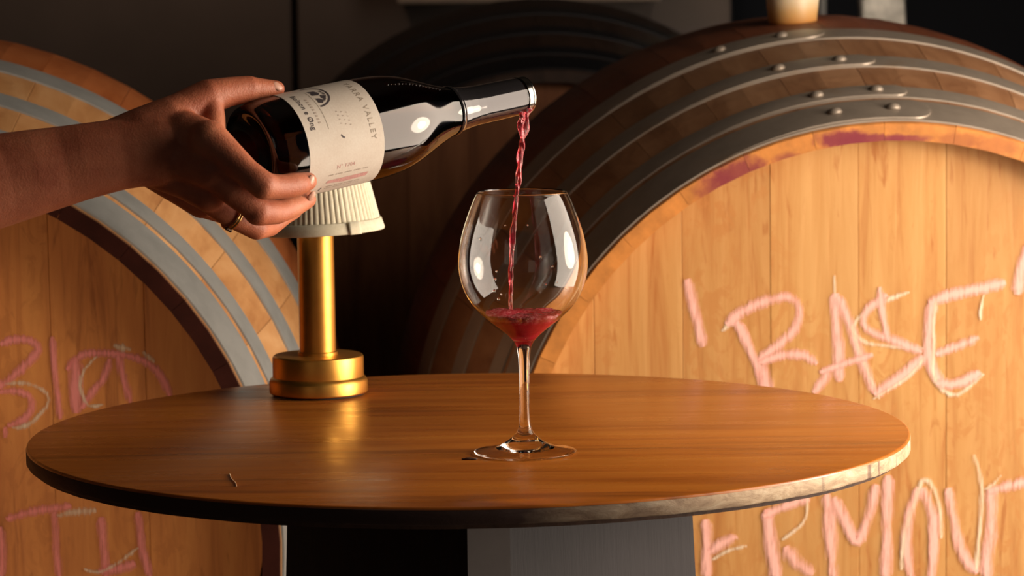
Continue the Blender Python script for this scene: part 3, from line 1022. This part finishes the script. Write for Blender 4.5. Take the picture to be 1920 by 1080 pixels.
# ------------------------------------------------------------------ bottle
MD = 2.583
B0 = at(466, 290, 2.425); B1 = at(984, 178, MD)
bu = (B1 - B0); BLEN = bu.length; bu.normalize()
e2 = Vector((0, -1, 0)) - bu * Vector((0, -1, 0)).dot(bu)        # toward the camera
e2.normalize()
e1 = e2.cross(bu).normalized()
if e1.z < 0: e1 = -e1
# local frame: Z along the axis, X up (e1), Y toward the camera
BM = Matrix((e1, e1.cross(bu) * -1, bu)).transposed()
if BM.determinant() < 0:
    BM = Matrix((e1, e1.cross(bu), bu)).transposed()
YS = 1 if (BM.col[1].dot(e2) > 0) else -1
bottle = bpy.data.objects.new('wine_bottle', None); COL.objects.link(bottle)
bottle.matrix_world = Matrix.Translation(B0) @ BM.to_4x4()
tag(bottle, 'dark glass wine bottle with a cream label, tilted and pouring, held in the hand', 'wine bottle')
kS = BLEN / 0.2677
kR = 0.985
P_out = [(0.0060, 0.0385), (0.012, 0.0408), (0.03, 0.0410), (0.06, 0.0410), (0.09, 0.0410), (0.108, 0.0410), (0.120, 0.0405), (0.130, 0.0394), (0.1366, 0.0382), (0.1455, 0.0359), (0.1548, 0.0326),
         (0.1635, 0.0290), (0.1721, 0.0256), (0.180, 0.0227), (0.1864, 0.0207), (0.1922, 0.0191), (0.2018, 0.0173), (0.210, 0.0162), (0.2178, 0.0157),
         (0.240, 0.0154), (0.262, 0.0150), (0.2665, 0.0147)]
P_out = [(s * kS, r * kR) for s, r in P_out]
punt = [(0.016, 0.0), (0.0155, 0.008), (0.012, 0.016), (0.006, 0.024), (0.0015, 0.0295), (0.0, 0.0325), (0.0008, 0.0352), (0.003, 0.0375)]


def rad_at(s):
    if s <= P_out[0][0]: return P_out[0][1]
    for (a, ra), (b2, rb2) in zip(P_out[:-1], P_out[1:]):
        if a <= s <= b2: return ra + (rb2 - ra) * (s - a) / (b2 - a)
    return P_out[-1][1]


p_in = []
for (s, r) in P_out[1:]:
    tk = 0.0030 if s < 0.19 else 0.0042
    p_in.append((s, r - tk))
p_in.append((BLEN, P_out[-1][1] - 0.0042))
in_bottom = [(0.0065 + 0.004, 0.034), (0.0085, 0.029), (0.0105, 0.024), (0.0165, 0.016), (0.0195, 0.008), (0.0200, 0.0)]
prof = [(r, s) for s, r in punt] + [(r, s) for s, r in P_out] + [(P_out[-1][1] - 0.0006, BLEN + 0.0002), (P_out[-1][1] - 0.0035, BLEN + 0.0003)] + \
       [(r, s) for s, r in reversed(p_in)] + [(r, s) for s, r in in_bottom]
bm = lathe(prof, 128)
m, nt, b = newmat('bottle_glass'); M_bot = m
b.inputs['Base Color'].default_value = (0.15, 0.05, 0.018, 1)
b.inputs['Roughness'].default_value = 0.06; b.inputs['Transmission Weight'].default_value = 1.0; b.inputs['IOR'].default_value = 1.68
o = link('glass_body', bm, M_bot, bottle)
md = o.modifiers.new('s', 'SUBSURF'); md.levels = 1; md.render_levels = 1
# capsule
m, nt, b = newmat('capsule_foil')
b.inputs['Base Color'].default_value = (0.035, 0.032, 0.035, 1); b.inputs['Metallic'].default_value = 0.6; b.inputs['Roughness'].default_value = 0.10
b.inputs['Coat Weight'].default_value = 1.0; b.inputs['Coat Roughness'].default_value = 0.03
nb = noise_tex(nt, coords(nt, (80, 80, 4)), 1.0, 3, 0.5); bump(nt, b, nb, 0.05, 0.0006)
M_caps = m
cp = []
s = 0.1905 * kS
while s < 0.2595 * kS:
    ex = 0.0004 + 0.0011 * math.exp(-((s - 0.1925 * kS) / 0.0016) ** 2)
    cp.append((rad_at(s) + ex, s)); s += 0.0008
cp = [(rad_at(cp[0][1]) - 0.0004, cp[0][1])] + cp + [(cp[-1][0] - 0.0012, cp[-1][1] + 0.0002)]
bm = lathe(cp, 96)
auto_smooth(link('capsule', bm, M_caps, bottle), 50)
m, nt, b = newmat('ring_metal')
b.inputs['Base Color'].default_value = (0.42, 0.39, 0.36, 1); b.inputs['Metallic'].default_value = 1.0; b.inputs['Roughness'].default_value = 0.16
M_rm = m
q0 = 0.2612 * kS; rr0 = rad_at(q0) + 0.0005
bm = lathe([(rr0 - 0.001, q0), (rr0 + 0.0002, q0 + 0.0002), (rr0 + 0.0002, q0 + 0.0040), (rr0 - 0.0003, q0 + 0.0043), (rr0 - 0.0003, q0 + 0.0047), (rr0 + 0.0002, q0 + 0.0050),
            (rr0 + 0.0002, BLEN - 0.0004), (rr0 - 0.0006, BLEN + 0.0006), (rr0 - 0.0026, BLEN + 0.0007), (rr0 - 0.0026, q0)], 96, True)
tag(auto_smooth(link('neck_ring', bm, M_rm, bottle), 40), 'shiny metal ring at the mouth')


def cyl(phi, s, lift=0.0):
    """point on the body; phi in radians, 0 = top, 90 deg = facing the camera"""
    r = rad_at(s) + lift
    return Vector((r * math.cos(phi), YS * r * math.sin(phi), s))


# label
L0, L1 = 0.0290 * kS, 0.0985 * kS
m, nt, b = newmat('label_paper'); M_label = m
n1 = noise_tex(nt, coords(nt), 700, 4, 0.6)
n2 = noise_tex(nt, coords(nt), 40, 3, 0.6)
c = mix(nt, 1.0, ramp(nt, n1, [(0.3, (0.70, 0.62, 0.53)), (0.7, (0.76, 0.69, 0.60))]), ramp(nt, n2, [(0.3, (0.93, 0.9, 0.88)), (0.7, (1, 1, 1))]), 'MULTIPLY')
nt.links.new(c, b.inputs['Base Color']); b.inputs['Roughness'].default_value = 0.75; bump(nt, b, n1, 0.15, 0.0002)


def patch(phi0, phi1, s0, s1, lift, nph=60, corner=0.006, thick=0.0001):
    bm = bmesh.new()
    rows = []
    for i in range(nph + 1):
        ph = phi0 + (phi1 - phi0) * i / nph
        d = min(ph - phi0, phi1 - ph) * rad_at((s0 + s1) / 2)
        ins = 0.0
        if d < corner: ins = corner - math.sqrt(max(0, corner ** 2 - (corner - d) ** 2))
        row = []
        for j in range(5):
            s_ = s0 + ins + (s1 - s0 - 2 * ins) * j / 4
            row.append(bm.verts.new(cyl(ph, s_, lift)))
        rows.append(row)
    for A, B in zip(rows[:-1], rows[1:]):
        for q in range(4): bm.faces.new((A[q], A[q + 1], B[q + 1], B[q]))
    # orient outward
    bm.normal_update()
    f = bm.faces[len(bm.faces) // 2] if hasattr(bm.faces, '__getitem__') and not bm.faces.ensure_lookup_table() else None
    cc = f.calc_center_median(); cc.z = 0
    if f.normal.dot(cc) < 0:
        bmesh.ops.reverse_faces(bm, faces=bm.faces)
    return bm


label = link('label', patch(R(-38), R(167), L0, L1, 0.00028, 120), M_label, bottle)
tag(label, 'cream paper label')


def ink(name, col):
    return plain(name, col, 0.7, nscale=900, var=0.25)


M_dark = ink('ink_dark', (0.07, 0.055, 0.06))
M_brown = ink('ink_brown', (0.36, 0.29, 0.22))
M_faint = ink('ink_faint', (0.52, 0.42, 0.35))
M_rose = ink('ink_rose', (0.68, 0.36, 0.33))


def text_part(txt, phi, s, size, mat, align='LEFT', along=False, space=1.0, bold=0.0, name='lettering', sx=1.0):
    """reads around the bottle (top to bottom, letter tops to the neck) or, along=True, along it"""
    cu = bpy.data.curves.new('t', 'FONT'); cu.body = txt; cu.size = size; cu.align_x = align
    cu.space_character = space; cu.offset = bold; cu.resolution_u = 3
    to = bpy.data.objects.new('t', cu); COL.objects.link(to)
    bpy.context.view_layer.update()
    me = bpy.data.meshes.new_from_object(to.evaluated_get(bpy.context.evaluated_depsgraph_get()))
    COL.objects.unlink(to); bpy.data.objects.remove(to)
    bm = bmesh.new(); bm.from_mesh(me); bpy.data.meshes.remove(me)
    r = rad_at(s)
    for v in bm.verts:
        x, y = v.co.x * sx, v.co.y
        if along:
            v.co = cyl(phi - y / r, s + x, 0.00042)
        else:
            v.co = cyl(phi + x / r, s + y, 0.00042)
    bm.normal_update()
    return link(name, bm, mat, label, smooth=False)


def shape_part(polys, mat, name='print'):
    """polys: list of [(phi, s)...]"""
    bm = bmesh.new()
    for p in polys:
        bm.faces.new([bm.verts.new(cyl(a, s, 0.00042)) for a, s in p])
    return link(name, bm, mat, label, smooth=False)


text_part('YARRA VALLEY', R(99), 0.0868 * kS, 0.0068, M_brown, 'RIGHT', space=1.28)
text_part('Boinon e \u00d8ng', R(76), 0.0355 * kS, 0.0062, M_dark, 'RIGHT', bold=0.00008, space=1.05)
text_part('N\u00b0 1704', R(124), 0.0545 * kS, 0.0045, M_rose, 'LEFT', along=True, space=1.1)


def rect(phi0, phi1, s0, s1, n=6):
    return [[(phi0 + (phi1 - phi0) * i / n, s0), (phi0 + (phi1 - phi0) * (i + 1) / n, s0), (phi0 + (phi1 - phi0) * (i + 1) / n, s1), (phi0 + (phi1 - phi0) * i / n, s1)] for i in range(n)]


shape_part(rect(R(22), R(78), 0.0500 * kS, 0.0503 * kS, 14), M_brown, 'rule')
pol = []
for k in range(9):
    pol += rect(R(36 + 4 * k), R(38 + 4 * k), 0.0432 * kS, 0.0452 * kS, 1)
shape_part(pol, M_faint, 'fine_print')
pol = []
for k in range(12):
    pol += rect(R(60 + 1.6 * k), R(61 + 1.6 * k), (0.0620 + 0.004 * ((k * 7) % 3)) * kS, (0.0632 + 0.004 * ((k * 7) % 3)) * kS, 1)
shape_part(pol, M_faint, 'fine_print')
pol = []
for k in range(22):
    s_ = (0.048 + 0.0017 * k) * kS
    if k % 5 != 3: pol += rect(R(130.5), R(132.0), s_, s_ + 0.0011, 1)
for k in range(20):
    s_ = (0.050 + 0.0016 * k) * kS
    if k % 6 != 4: pol += rect(R(149), R(150.6), s_, s_ + 0.0011, 1); pol += rect(R(153), R(154.2), s_, s_ + 0.001, 1)
shape_part(pol, M_faint, 'fine_print')
shape_part([[(R(139), 0.049 * kS), (R(143), 0.048 * kS), (R(146), 0.066 * kS), (R(144), 0.086 * kS), (R(138), 0.087 * kS), (R(138.5), 0.070 * kS)]], M_rose, 'rose_band')
shape_part([[(R(150), 0.0455 * kS), (R(156), 0.0445 * kS), (R(156.5), 0.0455 * kS), (R(150.5), 0.0467 * kS)]], M_dark, 'ink_mark')
shape_part([[(R(86), 0.0600 * kS), (R(88), 0.0595 * kS), (R(90), 0.0604 * kS), (R(91.5), 0.0622 * kS), (R(89.5), 0.0626 * kS), (R(88.5), 0.0612 * kS)]], M_dark, 'ink_mark')
# round emblem: half ring opening toward the base with a dark figure under it
ec_p, ec_s, er = R(30), 0.0520 * kS, 0.0150
rl = rad_at(ec_s)


def epol(q):
    return [(ec_p + x / rl, ec_s + y) for x, y in q]


pol = []
for i in range(26):
    a0, a1 = math.pi * i / 26, math.pi * (i + 1) / 26
    pol.append(epol([(er * math.cos(a0), er * math.sin(a0)), (er * math.cos(a1), er * math.sin(a1)), (er * 0.9 * math.cos(a1), er * 0.9 * math.sin(a1)), (er * 0.9 * math.cos(a0), er * 0.9 * math.sin(a0))]))
for i in range(12):
    a0, a1 = R(30 + 7 * i), R(30 + 7 * i + (5.5 if i % 3 else 3))
    pol.append(epol([(er * .8 * math.cos(a0), er * .8 * math.sin(a0)), (er * .8 * math.cos(a1), er * .8 * math.sin(a1)), (er * 0.66 * math.cos(a1), er * 0.66 * math.sin(a1)), (er * 0.66 * math.cos(a0), er * 0.66 * math.sin(a0))]))
pol.append(epol([(-0.006, 0.0005), (0.001, 0.0005), (0.002, 0.006), (-0.001, 0.0085), (-0.005, 0.006)]))
pol.append(epol([(0.005, 0.0005), (0.0105, 0.0005), (0.0115, 0.004), (0.009, 0.0062), (0.006, 0.0045)]))
pol.append(epol([(0.002, 0.007), (0.006, 0.0058), (0.0075, 0.0092), (0.004, 0.0102)]))
shape_part(pol, M_dark, 'emblem')

# raised embossed line of small dots on the shoulder
bm = bmesh.new()
for k in range(16):
    s_ = (0.121 + 0.0036 * k) * kS
    p = cyl(R(38), s_, 0.0001)
    bmesh.ops.create_icosphere(bm, subdivisions=1, radius=0.0006 if k % 3 else 0.0009, matrix=Matrix.Translation(p))
o = link('embossing', bm, M_bot, bottle)

# wine still inside the bottle, level with the lower lip
wp = [(r + 0.0003, s) for s, r in p_in[:-1]] + [(p_in[-1][1] + 0.0003, BLEN - 0.001)]
wp = [(0.0, 0.0198), (0.008, 0.0193), (0.016, 0.0163), (0.024, 0.0103), (0.029, 0.0083), (0.0343, 0.0103)] + wp + [(0.0, BLEN - 0.001)]
bm = lathe(wp, 96)
m, nt, b = newmat('bottle_wine'); b.inputs['Base Color'].default_value = (0.10, 0.004, 0.008, 1)
b.inputs['Transmission Weight'].default_value = 1.0; b.inputs['IOR'].default_value = 1.36; b.inputs['Roughness'].default_value = 0.0
mwB = Matrix.Translation(B0) @ BM.to_4x4()
lipw = mwB @ Vector((-(p_in[-1][1]) * 0.75, 0, BLEN))
inv = mwB.inverted()
pn = (inv.to_3x3() @ Vector((0, 0, 1))).normalized()
r_ = bmesh.ops.bisect_plane(bm, geom=bm.verts[:] + bm.edges[:] + bm.faces[:], plane_co=inv @ lipw, plane_no=pn, clear_outer=True)
ed = [e for e in r_['geom_cut'] if isinstance(e, bmesh.types.BMEdge)]
if ed:
    bmesh.ops.edgeloop_fill(bm, edges=ed)
bmesh.ops.recalc_face_normals(bm, faces=bm.faces)
o = auto_smooth(link('wine', bm, m), 40)
o.matrix_world = mwB
tag(o, 'dark red wine left inside the tilted bottle', 'wine')

# ------------------------------------------------------------------ the stream of wine
m, nt, b = newmat('stream_wine'); M_str = m
ng = noise_tex(nt, coords(nt, (1, 1, 0.5)), 190, 4, 0.6, 1.2)
c = ramp(nt, ng, [(0.36, (0.60, 0.02, 0.05)), (0.50, (0.92, 0.14, 0.18)), (0.62, (1.0, 0.78, 0.76))])
nt.links.new(c, b.inputs['Base Color'])
b.inputs['Transmission Weight'].default_value = 0.72; b.inputs['IOR'].default_value = 1.34; b.inputs['Roughness'].default_value = 0.03
bump(nt, b, ng, 0.4, 0.002)


def stream(ph, rk, wob):
    ctrl = [(984, 203, 12.5), (982, 214, 13.5), (981, 232, 12.5), (980, 255, 10), (977, 285, 9), (974, 315, 8), (971, 345, 7.5), (968, 375, 7), (965, 405, 6.6), (962, 440, 6.2), (959.5, 480, 5.8), (958, 520, 5.4), (957.5, 560, 5), (957.5, 584, 5)]
    pts, rads = [], []
    n = 150
    for i in range(n + 1):
        u = i / n * (len(ctrl) - 1); k = min(int(u), len(ctrl) - 2); fr = u - k
        x = ctrl[k][0] + (ctrl[k + 1][0] - ctrl[k][0]) * fr
        y = ctrl[k][1] + (ctrl[k + 1][1] - ctrl[k][1]) * fr
        r = ctrl[k][2] + (ctrl[k + 1][2] - ctrl[k][2]) * fr
        dep = MD - 0.012 - 0.014 * min(1, (y - 203) / 250)
        p = at(x, y, dep)
        a = ph + y * 0.034 + 1.3 * math.sin(y * 0.021) + 1.2 * noise.noise(Vector((y * 0.03, 7, 0)))
        off = r * (0.42 + 0.35 * noise.noise(Vector((y * 0.05, ph, 4)))) * dep / F
        p += Vector((math.cos(a) * off, math.sin(a) * off, 0))
        pts.append(p)
        rads.append(r * rk * dep / F * (1 + wob * math.sin(y * 0.13 + ph * 3) + 0.12 * noise.noise(Vector((y * 0.09, ph, 0)))))
    return pts, rads


bm = bmesh.new()
for ph, rk in ((0.3, 0.62), (0.3 + math.pi, 0.55)):
    pts, rads = stream(ph, rk, 0.14)
    tube(pts, rads, 14, bm, twist=0.12, flat=0.62)
so = link('wine_stream', bm, M_str)
rm = so.modifiers.new('merge', 'REMESH'); rm.mode = 'VOXEL'; rm.voxel_size = 0.00045; rm.use_smooth_shade = True
smm = so.modifiers.new('soften', 'SMOOTH'); smm.factor = 0.5; smm.iterations = 3
tag(so, 'twisting stream of red wine falling from the bottle mouth into the glass', 'wine')

# ------------------------------------------------------------------ the hand and forearm
HD = -0.052


def J(px, py, d, rpx):
    d += HD
    return at(px, py, d), rpx * d / F


def capsule(bm, a, b_, ra, rb_, flat=1.0, flat_dir=None, n=20):
    """tapered round-ended limb segment, optionally squashed along flat_dir"""
    ax = b_ - a; L = ax.length; ax = ax.normalized()
    side = ax.cross(Vector((0, 1, 0)));
    if side.length < 1e-3: side = ax.cross(Vector((1, 0, 0)))
    side.normalize(); q = side.cross(ax)
    prof = []
    for i in range(7):
        t = math.pi / 2 * i / 6
        prof.append((-math.cos(t) * ra, math.sin(t) * ra))
    k = max(2, int(L / 0.006))
    for i in range(1, k):
        u = i / k
        prof.append((L * u, ra + (rb_ - ra) * u))
    for i in range(7):
        t = math.pi / 2 * i / 6
        prof.append((L + math.sin(t) * rb_, math.cos(t) * rb_))
    rings = []
    for (x, r) in prof:
        if r < 1e-6:
            rings.append([bm.verts.new(a + ax * x)])
        else:
            ring = []
            for j in range(n):
                an = 2 * math.pi * j / n
                off = (side * math.cos(an) + q * math.sin(an)) * r
                if flat_dir is not None:
                    off -= flat_dir * off.dot(flat_dir) * (1 - flat)
                ring.append(bm.verts.new(a + ax * x + off))
            rings.append(ring)
    new = []
    for A, B in zip(rings[:-1], rings[1:]):
        for j in range(n):
            j2 = (j + 1) % n
            if len(A) == 1: new.append(bm.faces.new((A[0], B[j], B[j2])))
            elif len(B) == 1: new.append(bm.faces.new((A[j2], A[j], B[0])))
            else: new.append(bm.faces.new((A[j2], A[j], B[j], B[j2])))
    bmesh.ops.recalc_face_normals(bm, faces=new)


def chain(bm, js, **kw):
    for (p, r), (p2, r2) in zip(js[:-1], js[1:]):
        capsule(bm, p, p2, r, r2, **kw)


bm = bmesh.new()
view = Vector((0, 1, 0))
# forearm (flattened toward the wrist) running out of the frame to the elbow
chain(bm, [J(-560, 470, 2.36, 104), J(-330, 415, 2.38, 103), J(-130, 369, 2.405, 97), J(0, 338, 2.42, 88), J(60, 324, 2.425, 82), J(110, 313, 2.43, 76.5), J(150, 304, 2.432, 72.5), J(190, 296, 2.435, 69.5), J(225, 289, 2.438, 67.5), J(262, 284, 2.44, 67), J(300, 281, 2.442, 69)], flat=0.76, flat_dir=view)
# back of the hand: overlapping metacarpal masses
chain(bm, [J(200, 293, 2.44, 60), J(250, 285, 2.445, 64), J(300, 280, 2.448, 70), J(350, 285, 2.45, 74)], flat=0.6, flat_dir=view)
chain(bm, [J(215, 268, 2.442, 46), J(270, 245, 2.446, 46), J(320, 222, 2.452, 42), J(352, 203, 2.460, 36)])
chain(bm, [J(240, 275, 2.445, 44), J(300, 262, 2.445, 46), J(350, 250, 2.440, 42), J(396, 262, 2.430, 35)], flat=0.85, flat_dir=view)
chain(bm, [J(270, 245, 2.455, 44), J(345, 226, 2.460, 40), J(385, 222, 2.464, 32)], flat=0.85, flat_dir=view)      # index metacarpal
chain(bm, [J(240, 290, 2.445, 46), J(300, 290, 2.443, 48), J(355, 300, 2.436, 44), J(400, 318, 2.425, 40)], flat=0.85, flat_dir=view)     # middle
chain(bm, [J(235, 298, 2.448, 42), J(290, 308, 2.45, 44), J(350, 335, 2.446, 40), J(392, 362, 2.44, 36)], flat=0.85, flat_dir=view)      # ring
chain(bm, [J(285, 315, 2.46, 38), J(340, 352, 2.465, 34), J(378, 380, 2.47, 30)])                                # little
# thumb: base mound, then up and along the top of the bottle
chain(bm, [J(300, 248, 2.45, 50), J(350, 205, 2.46, 38), J(390, 182, 2.468, 34), J(430, 172, 2.478, 28), J(466, 167, 2.487, 25.5), J(480, 167, 2.490, 22), J(500, 167, 2.495, 19), J(518, 167, 2.500, 16.5)])
# web between thumb and index, curving round the bottle base
chain(bm, [J(392, 190, 2.465, 26), J(399, 222, 2.458, 24), J(400, 255, 2.445, 24)])
# index finger
chain(bm, [J(392, 262, 2.425, 38), J(428, 292, 2.418, 31), J(462, 322, 2.412, 26), J(484, 340, 2.410, 27), J(494, 347, 2.410, 27)])
chain(bm, [J(494, 348, 2.410, 27), J(508, 350, 2.416, 25), J(530, 350, 2.425, 23), J(549, 347, 2.434, 24), J(560, 345, 2.439, 22), J(577, 340, 2.449, 18)])
# middle finger
chain(bm, [J(400, 318, 2.427, 38), J(436, 355, 2.425, 30), J(484, 393, 2.43, 27)])
chain(bm, [J(484, 396, 2.43, 28), J(520, 398, 2.447, 23), J(551, 387, 2.462, 20.5), J(576, 374, 2.477, 17.5)])
# ring finger
chain(bm, [J(388, 362, 2.445, 34), J(425, 398, 2.452, 25), J(481, 428, 2.468, 22.5)])
chain(bm, [J(481, 428, 2.468, 22.5), J(506, 424, 2.49, 20), J(534, 404, 2.505, 17.5), J(552, 396, 2.515, 15)])
# little finger, mostly hidden behind the ring finger
chain(bm, [J(378, 380, 2.475, 28), J(415, 398, 2.495, 21), J(462, 412, 2.52, 18)])
chain(bm, [J(462, 412, 2.52, 18), J(492, 400, 2.54, 15.5), J(515, 388, 2.55, 13.5)])
m, nt, b = newmat('skin'); M_skin = m
n1 = noise_tex(nt, coords(nt), 28, 5, 0.6)
n2 = noise_tex(nt, coords(nt), 650, 3, 0.6)
c = ramp(nt, n1, [(0.3, (0.40, 0.11, 0.055)), (0.55, (0.56, 0.185, 0.095)), (0.75, (0.62, 0.23, 0.12))])
nt.links.new(c, b.inputs['Base Color'])
b.inputs['Roughness'].default_value = 0.48
b.inputs['Subsurface Weight'].default_value = 0.25
b.inputs['Subsurface Radius'].default_value = (0.006, 0.0022, 0.0012)
b.inputs['Subsurface Scale'].default_value = 1.0
b.inputs['Specular IOR Level'].default_value = 0.4
n3 = noise_tex(nt, coords(nt), 120, 5, 0.7)
ad = nt.nodes.new('ShaderNodeMath'); ad.operation = 'ADD'; nt.links.new(n2, ad.inputs[0]); nt.links.new(n3, ad.inputs[1])
bump(nt, b, ad.outputs[0], 0.38, 0.001)
wrist = at(262, 284, 2.44 + HD)
person = empty('person', wrist)
tag(person, 'bare forearm and hand reaching in from the left, gripping the tilted bottle by its base', 'person')
for v in bm.verts: v.co -= wrist
body = link('arm', bm, M_skin, person)
rm = body.modifiers.new('merge', 'REMESH'); rm.mode = 'VOXEL'; rm.voxel_size = 0.0011; rm.use_smooth_shade = True
smm = body.modifiers.new('soften', 'SMOOTH'); smm.factor = 0.5; smm.iterations = 14

# nails
M_nail = plain('nail', (0.72, 0.38, 0.27), 0.35, spec=0.5, coat=0.1)


def nail(px, py, d, ang, wpx, hpx, nx, ny, nz, lift=0.0):
    """oval curved plate set on the fingertip, facing (nx, ny, nz)"""
    p = at(px, py, d + HD) - wrist
    nrm = Vector((nx, ny, nz)).normalized()
    a = R(ang)
    t = Vector((math.cos(a), 0, math.sin(a))); t = (t - nrm * t.dot(nrm)).normalized()
    s = nrm.cross(t).normalized()
    k = (d + HD) / F
    bm = bmesh.new()
    rows = []
    for i in range(9):
        u = -1 + 2 * i / 8
        row = []
        for j in range(7):
            v_ = -1 + 2 * j / 6
            ww = math.sqrt(max(0.05, 1 - abs(u) ** 3.5))
            row.append(bm.verts.new(p + t * (u * hpx * k) + s * (v_ * wpx * k * ww) + nrm * ((1 - v_ * v_) * wpx * k * 0.35 - (u * u) * hpx * k * 0.12 + lift)))
        rows.append(row)
    for A, B in zip(rows[:-1], rows[1:]):
        for q in range(6): bm.faces.new((A[q], A[q + 1], B[q + 1], B[q]))
    bmesh.ops.recalc_face_normals(bm, faces=bm.faces)
    o = link('fingernail', bm, M_nail, person)
    sm_ = o.modifiers.new('t', 'SOLIDIFY'); sm_.thickness = 0.0005; sm_.offset = 0
    return o


nail(519, 162, 2.4945, -3, 9, 11, 0.6, -0.65, 0.5, 0.0004)
nail(583, 338, 2.4405, 42, 8.5, 10, 0.72, -0.7, 0.0)
nail(584, 368, 2.4675, 38, 8, 10, 0.62, -0.68, -0.35)

# ring on the ring finger
m, nt, b = newmat('gold'); M_gold = m
b.inputs['Base Color'].default_value = (0.75, 0.50, 0.20, 1); b.inputs['Metallic'].default_value = 1; b.inputs['Roughness'].default_value = 0.22
pa, pb = at(425, 398, 2.452 + HD), at(481, 428, 2.468 + HD)
ra = (pb - pa).normalized()
rc_ = pa + ra * (14 * 2.4 / F)
rng = empty('ring', rc_)
tag(rng, 'thin gold ring with a small stone, worn on the lowest visible finger', 'ring')
RRAD = 27.5 * 2.4 / F
rot = ra.to_track_quat('Z', 'Y').to_matrix().to_4x4()
for k, off in enumerate((-0.0011, 0.0011)):
    bm = bmesh.new()
    pr = [(RRAD + 0.001 * math.cos(2 * math.pi * i / 10), off + 0.001 * math.sin(2 * math.pi * i / 10)) for i in range(10)]
    lathe(pr, 64, True, bm); bm.transform(rot)
    link('band', bm, M_gold, rng)
bm = bmesh.new()
dn = Vector((-0.35, -0.55, -0.75)); dn = (dn - ra * dn.dot(ra)).normalized()
for k in range(3):
    bmesh.ops.create_icosphere(bm, subdivisions=2, radius=0.0015, matrix=Matrix.Translation(dn * (RRAD + 0.001) + ra * (k - 1) * 0.0018))
tag(link('stone', bm, plain('stone_dark', (0.12, 0.07, 0.04), 0.1, metallic=0.4), rng), 'small dark set stones')

# ------------------------------------------------------------------ cream cup on top of the right barrel
cc = at(1486, 34, 3.62)
k = 3.62 / F
Cx = Vector((cc.x, 3.62, 0))
mwR = Matrix.Translation(BR.location) @ Matrix.Rotation(BR.rotation_euler.z, 4, 'Z')
lc = mwR.inverted() @ Vector((cc.x, 3.62, 0))
ztop = AXZ + math.sqrt(max(0, brad(lc.y) ** 2 - lc.x ** 2)) - 0.004
m, nt, b = newmat('cup_wax')
sp = nt.nodes.new('ShaderNodeSeparateXYZ'); tc = nt.nodes.new('ShaderNodeTexCoord'); nt.links.new(tc.outputs['Object'], sp.inputs[0])
nt.links.new(ramp(nt, sp.outputs['Z'], [(0.0, (0.62, 0.27, 0.06)), (0.014, (0.66, 0.40, 0.16)), (0.03, (0.74, 0.62, 0.44))]), b.inputs['Base Color'])
b.inputs['Roughness'].default_value = 0.4; b.inputs['Subsurface Weight'].default_value = 0.3; b.inputs['Subsurface Radius'].default_value = (0.02, 0.01, 0.005)
bm = lathe([(0, 0), (40 * k, 0), (43 * k, 0.001), (45 * k, 0.004), (48 * k, 0.02), (51 * k, 0.04), (54 * k, 0.075), (53 * k, 0.076), (50 * k, 0.072), (46 * k, 0.03), (40 * k, 0.008), (0, 0.007)], 64)
o = link('cup', bm, m); o.location = (cc.x, 3.62, ztop)
tag(o, 'cream tapered cup with an amber base on top of the right barrel', 'cup')
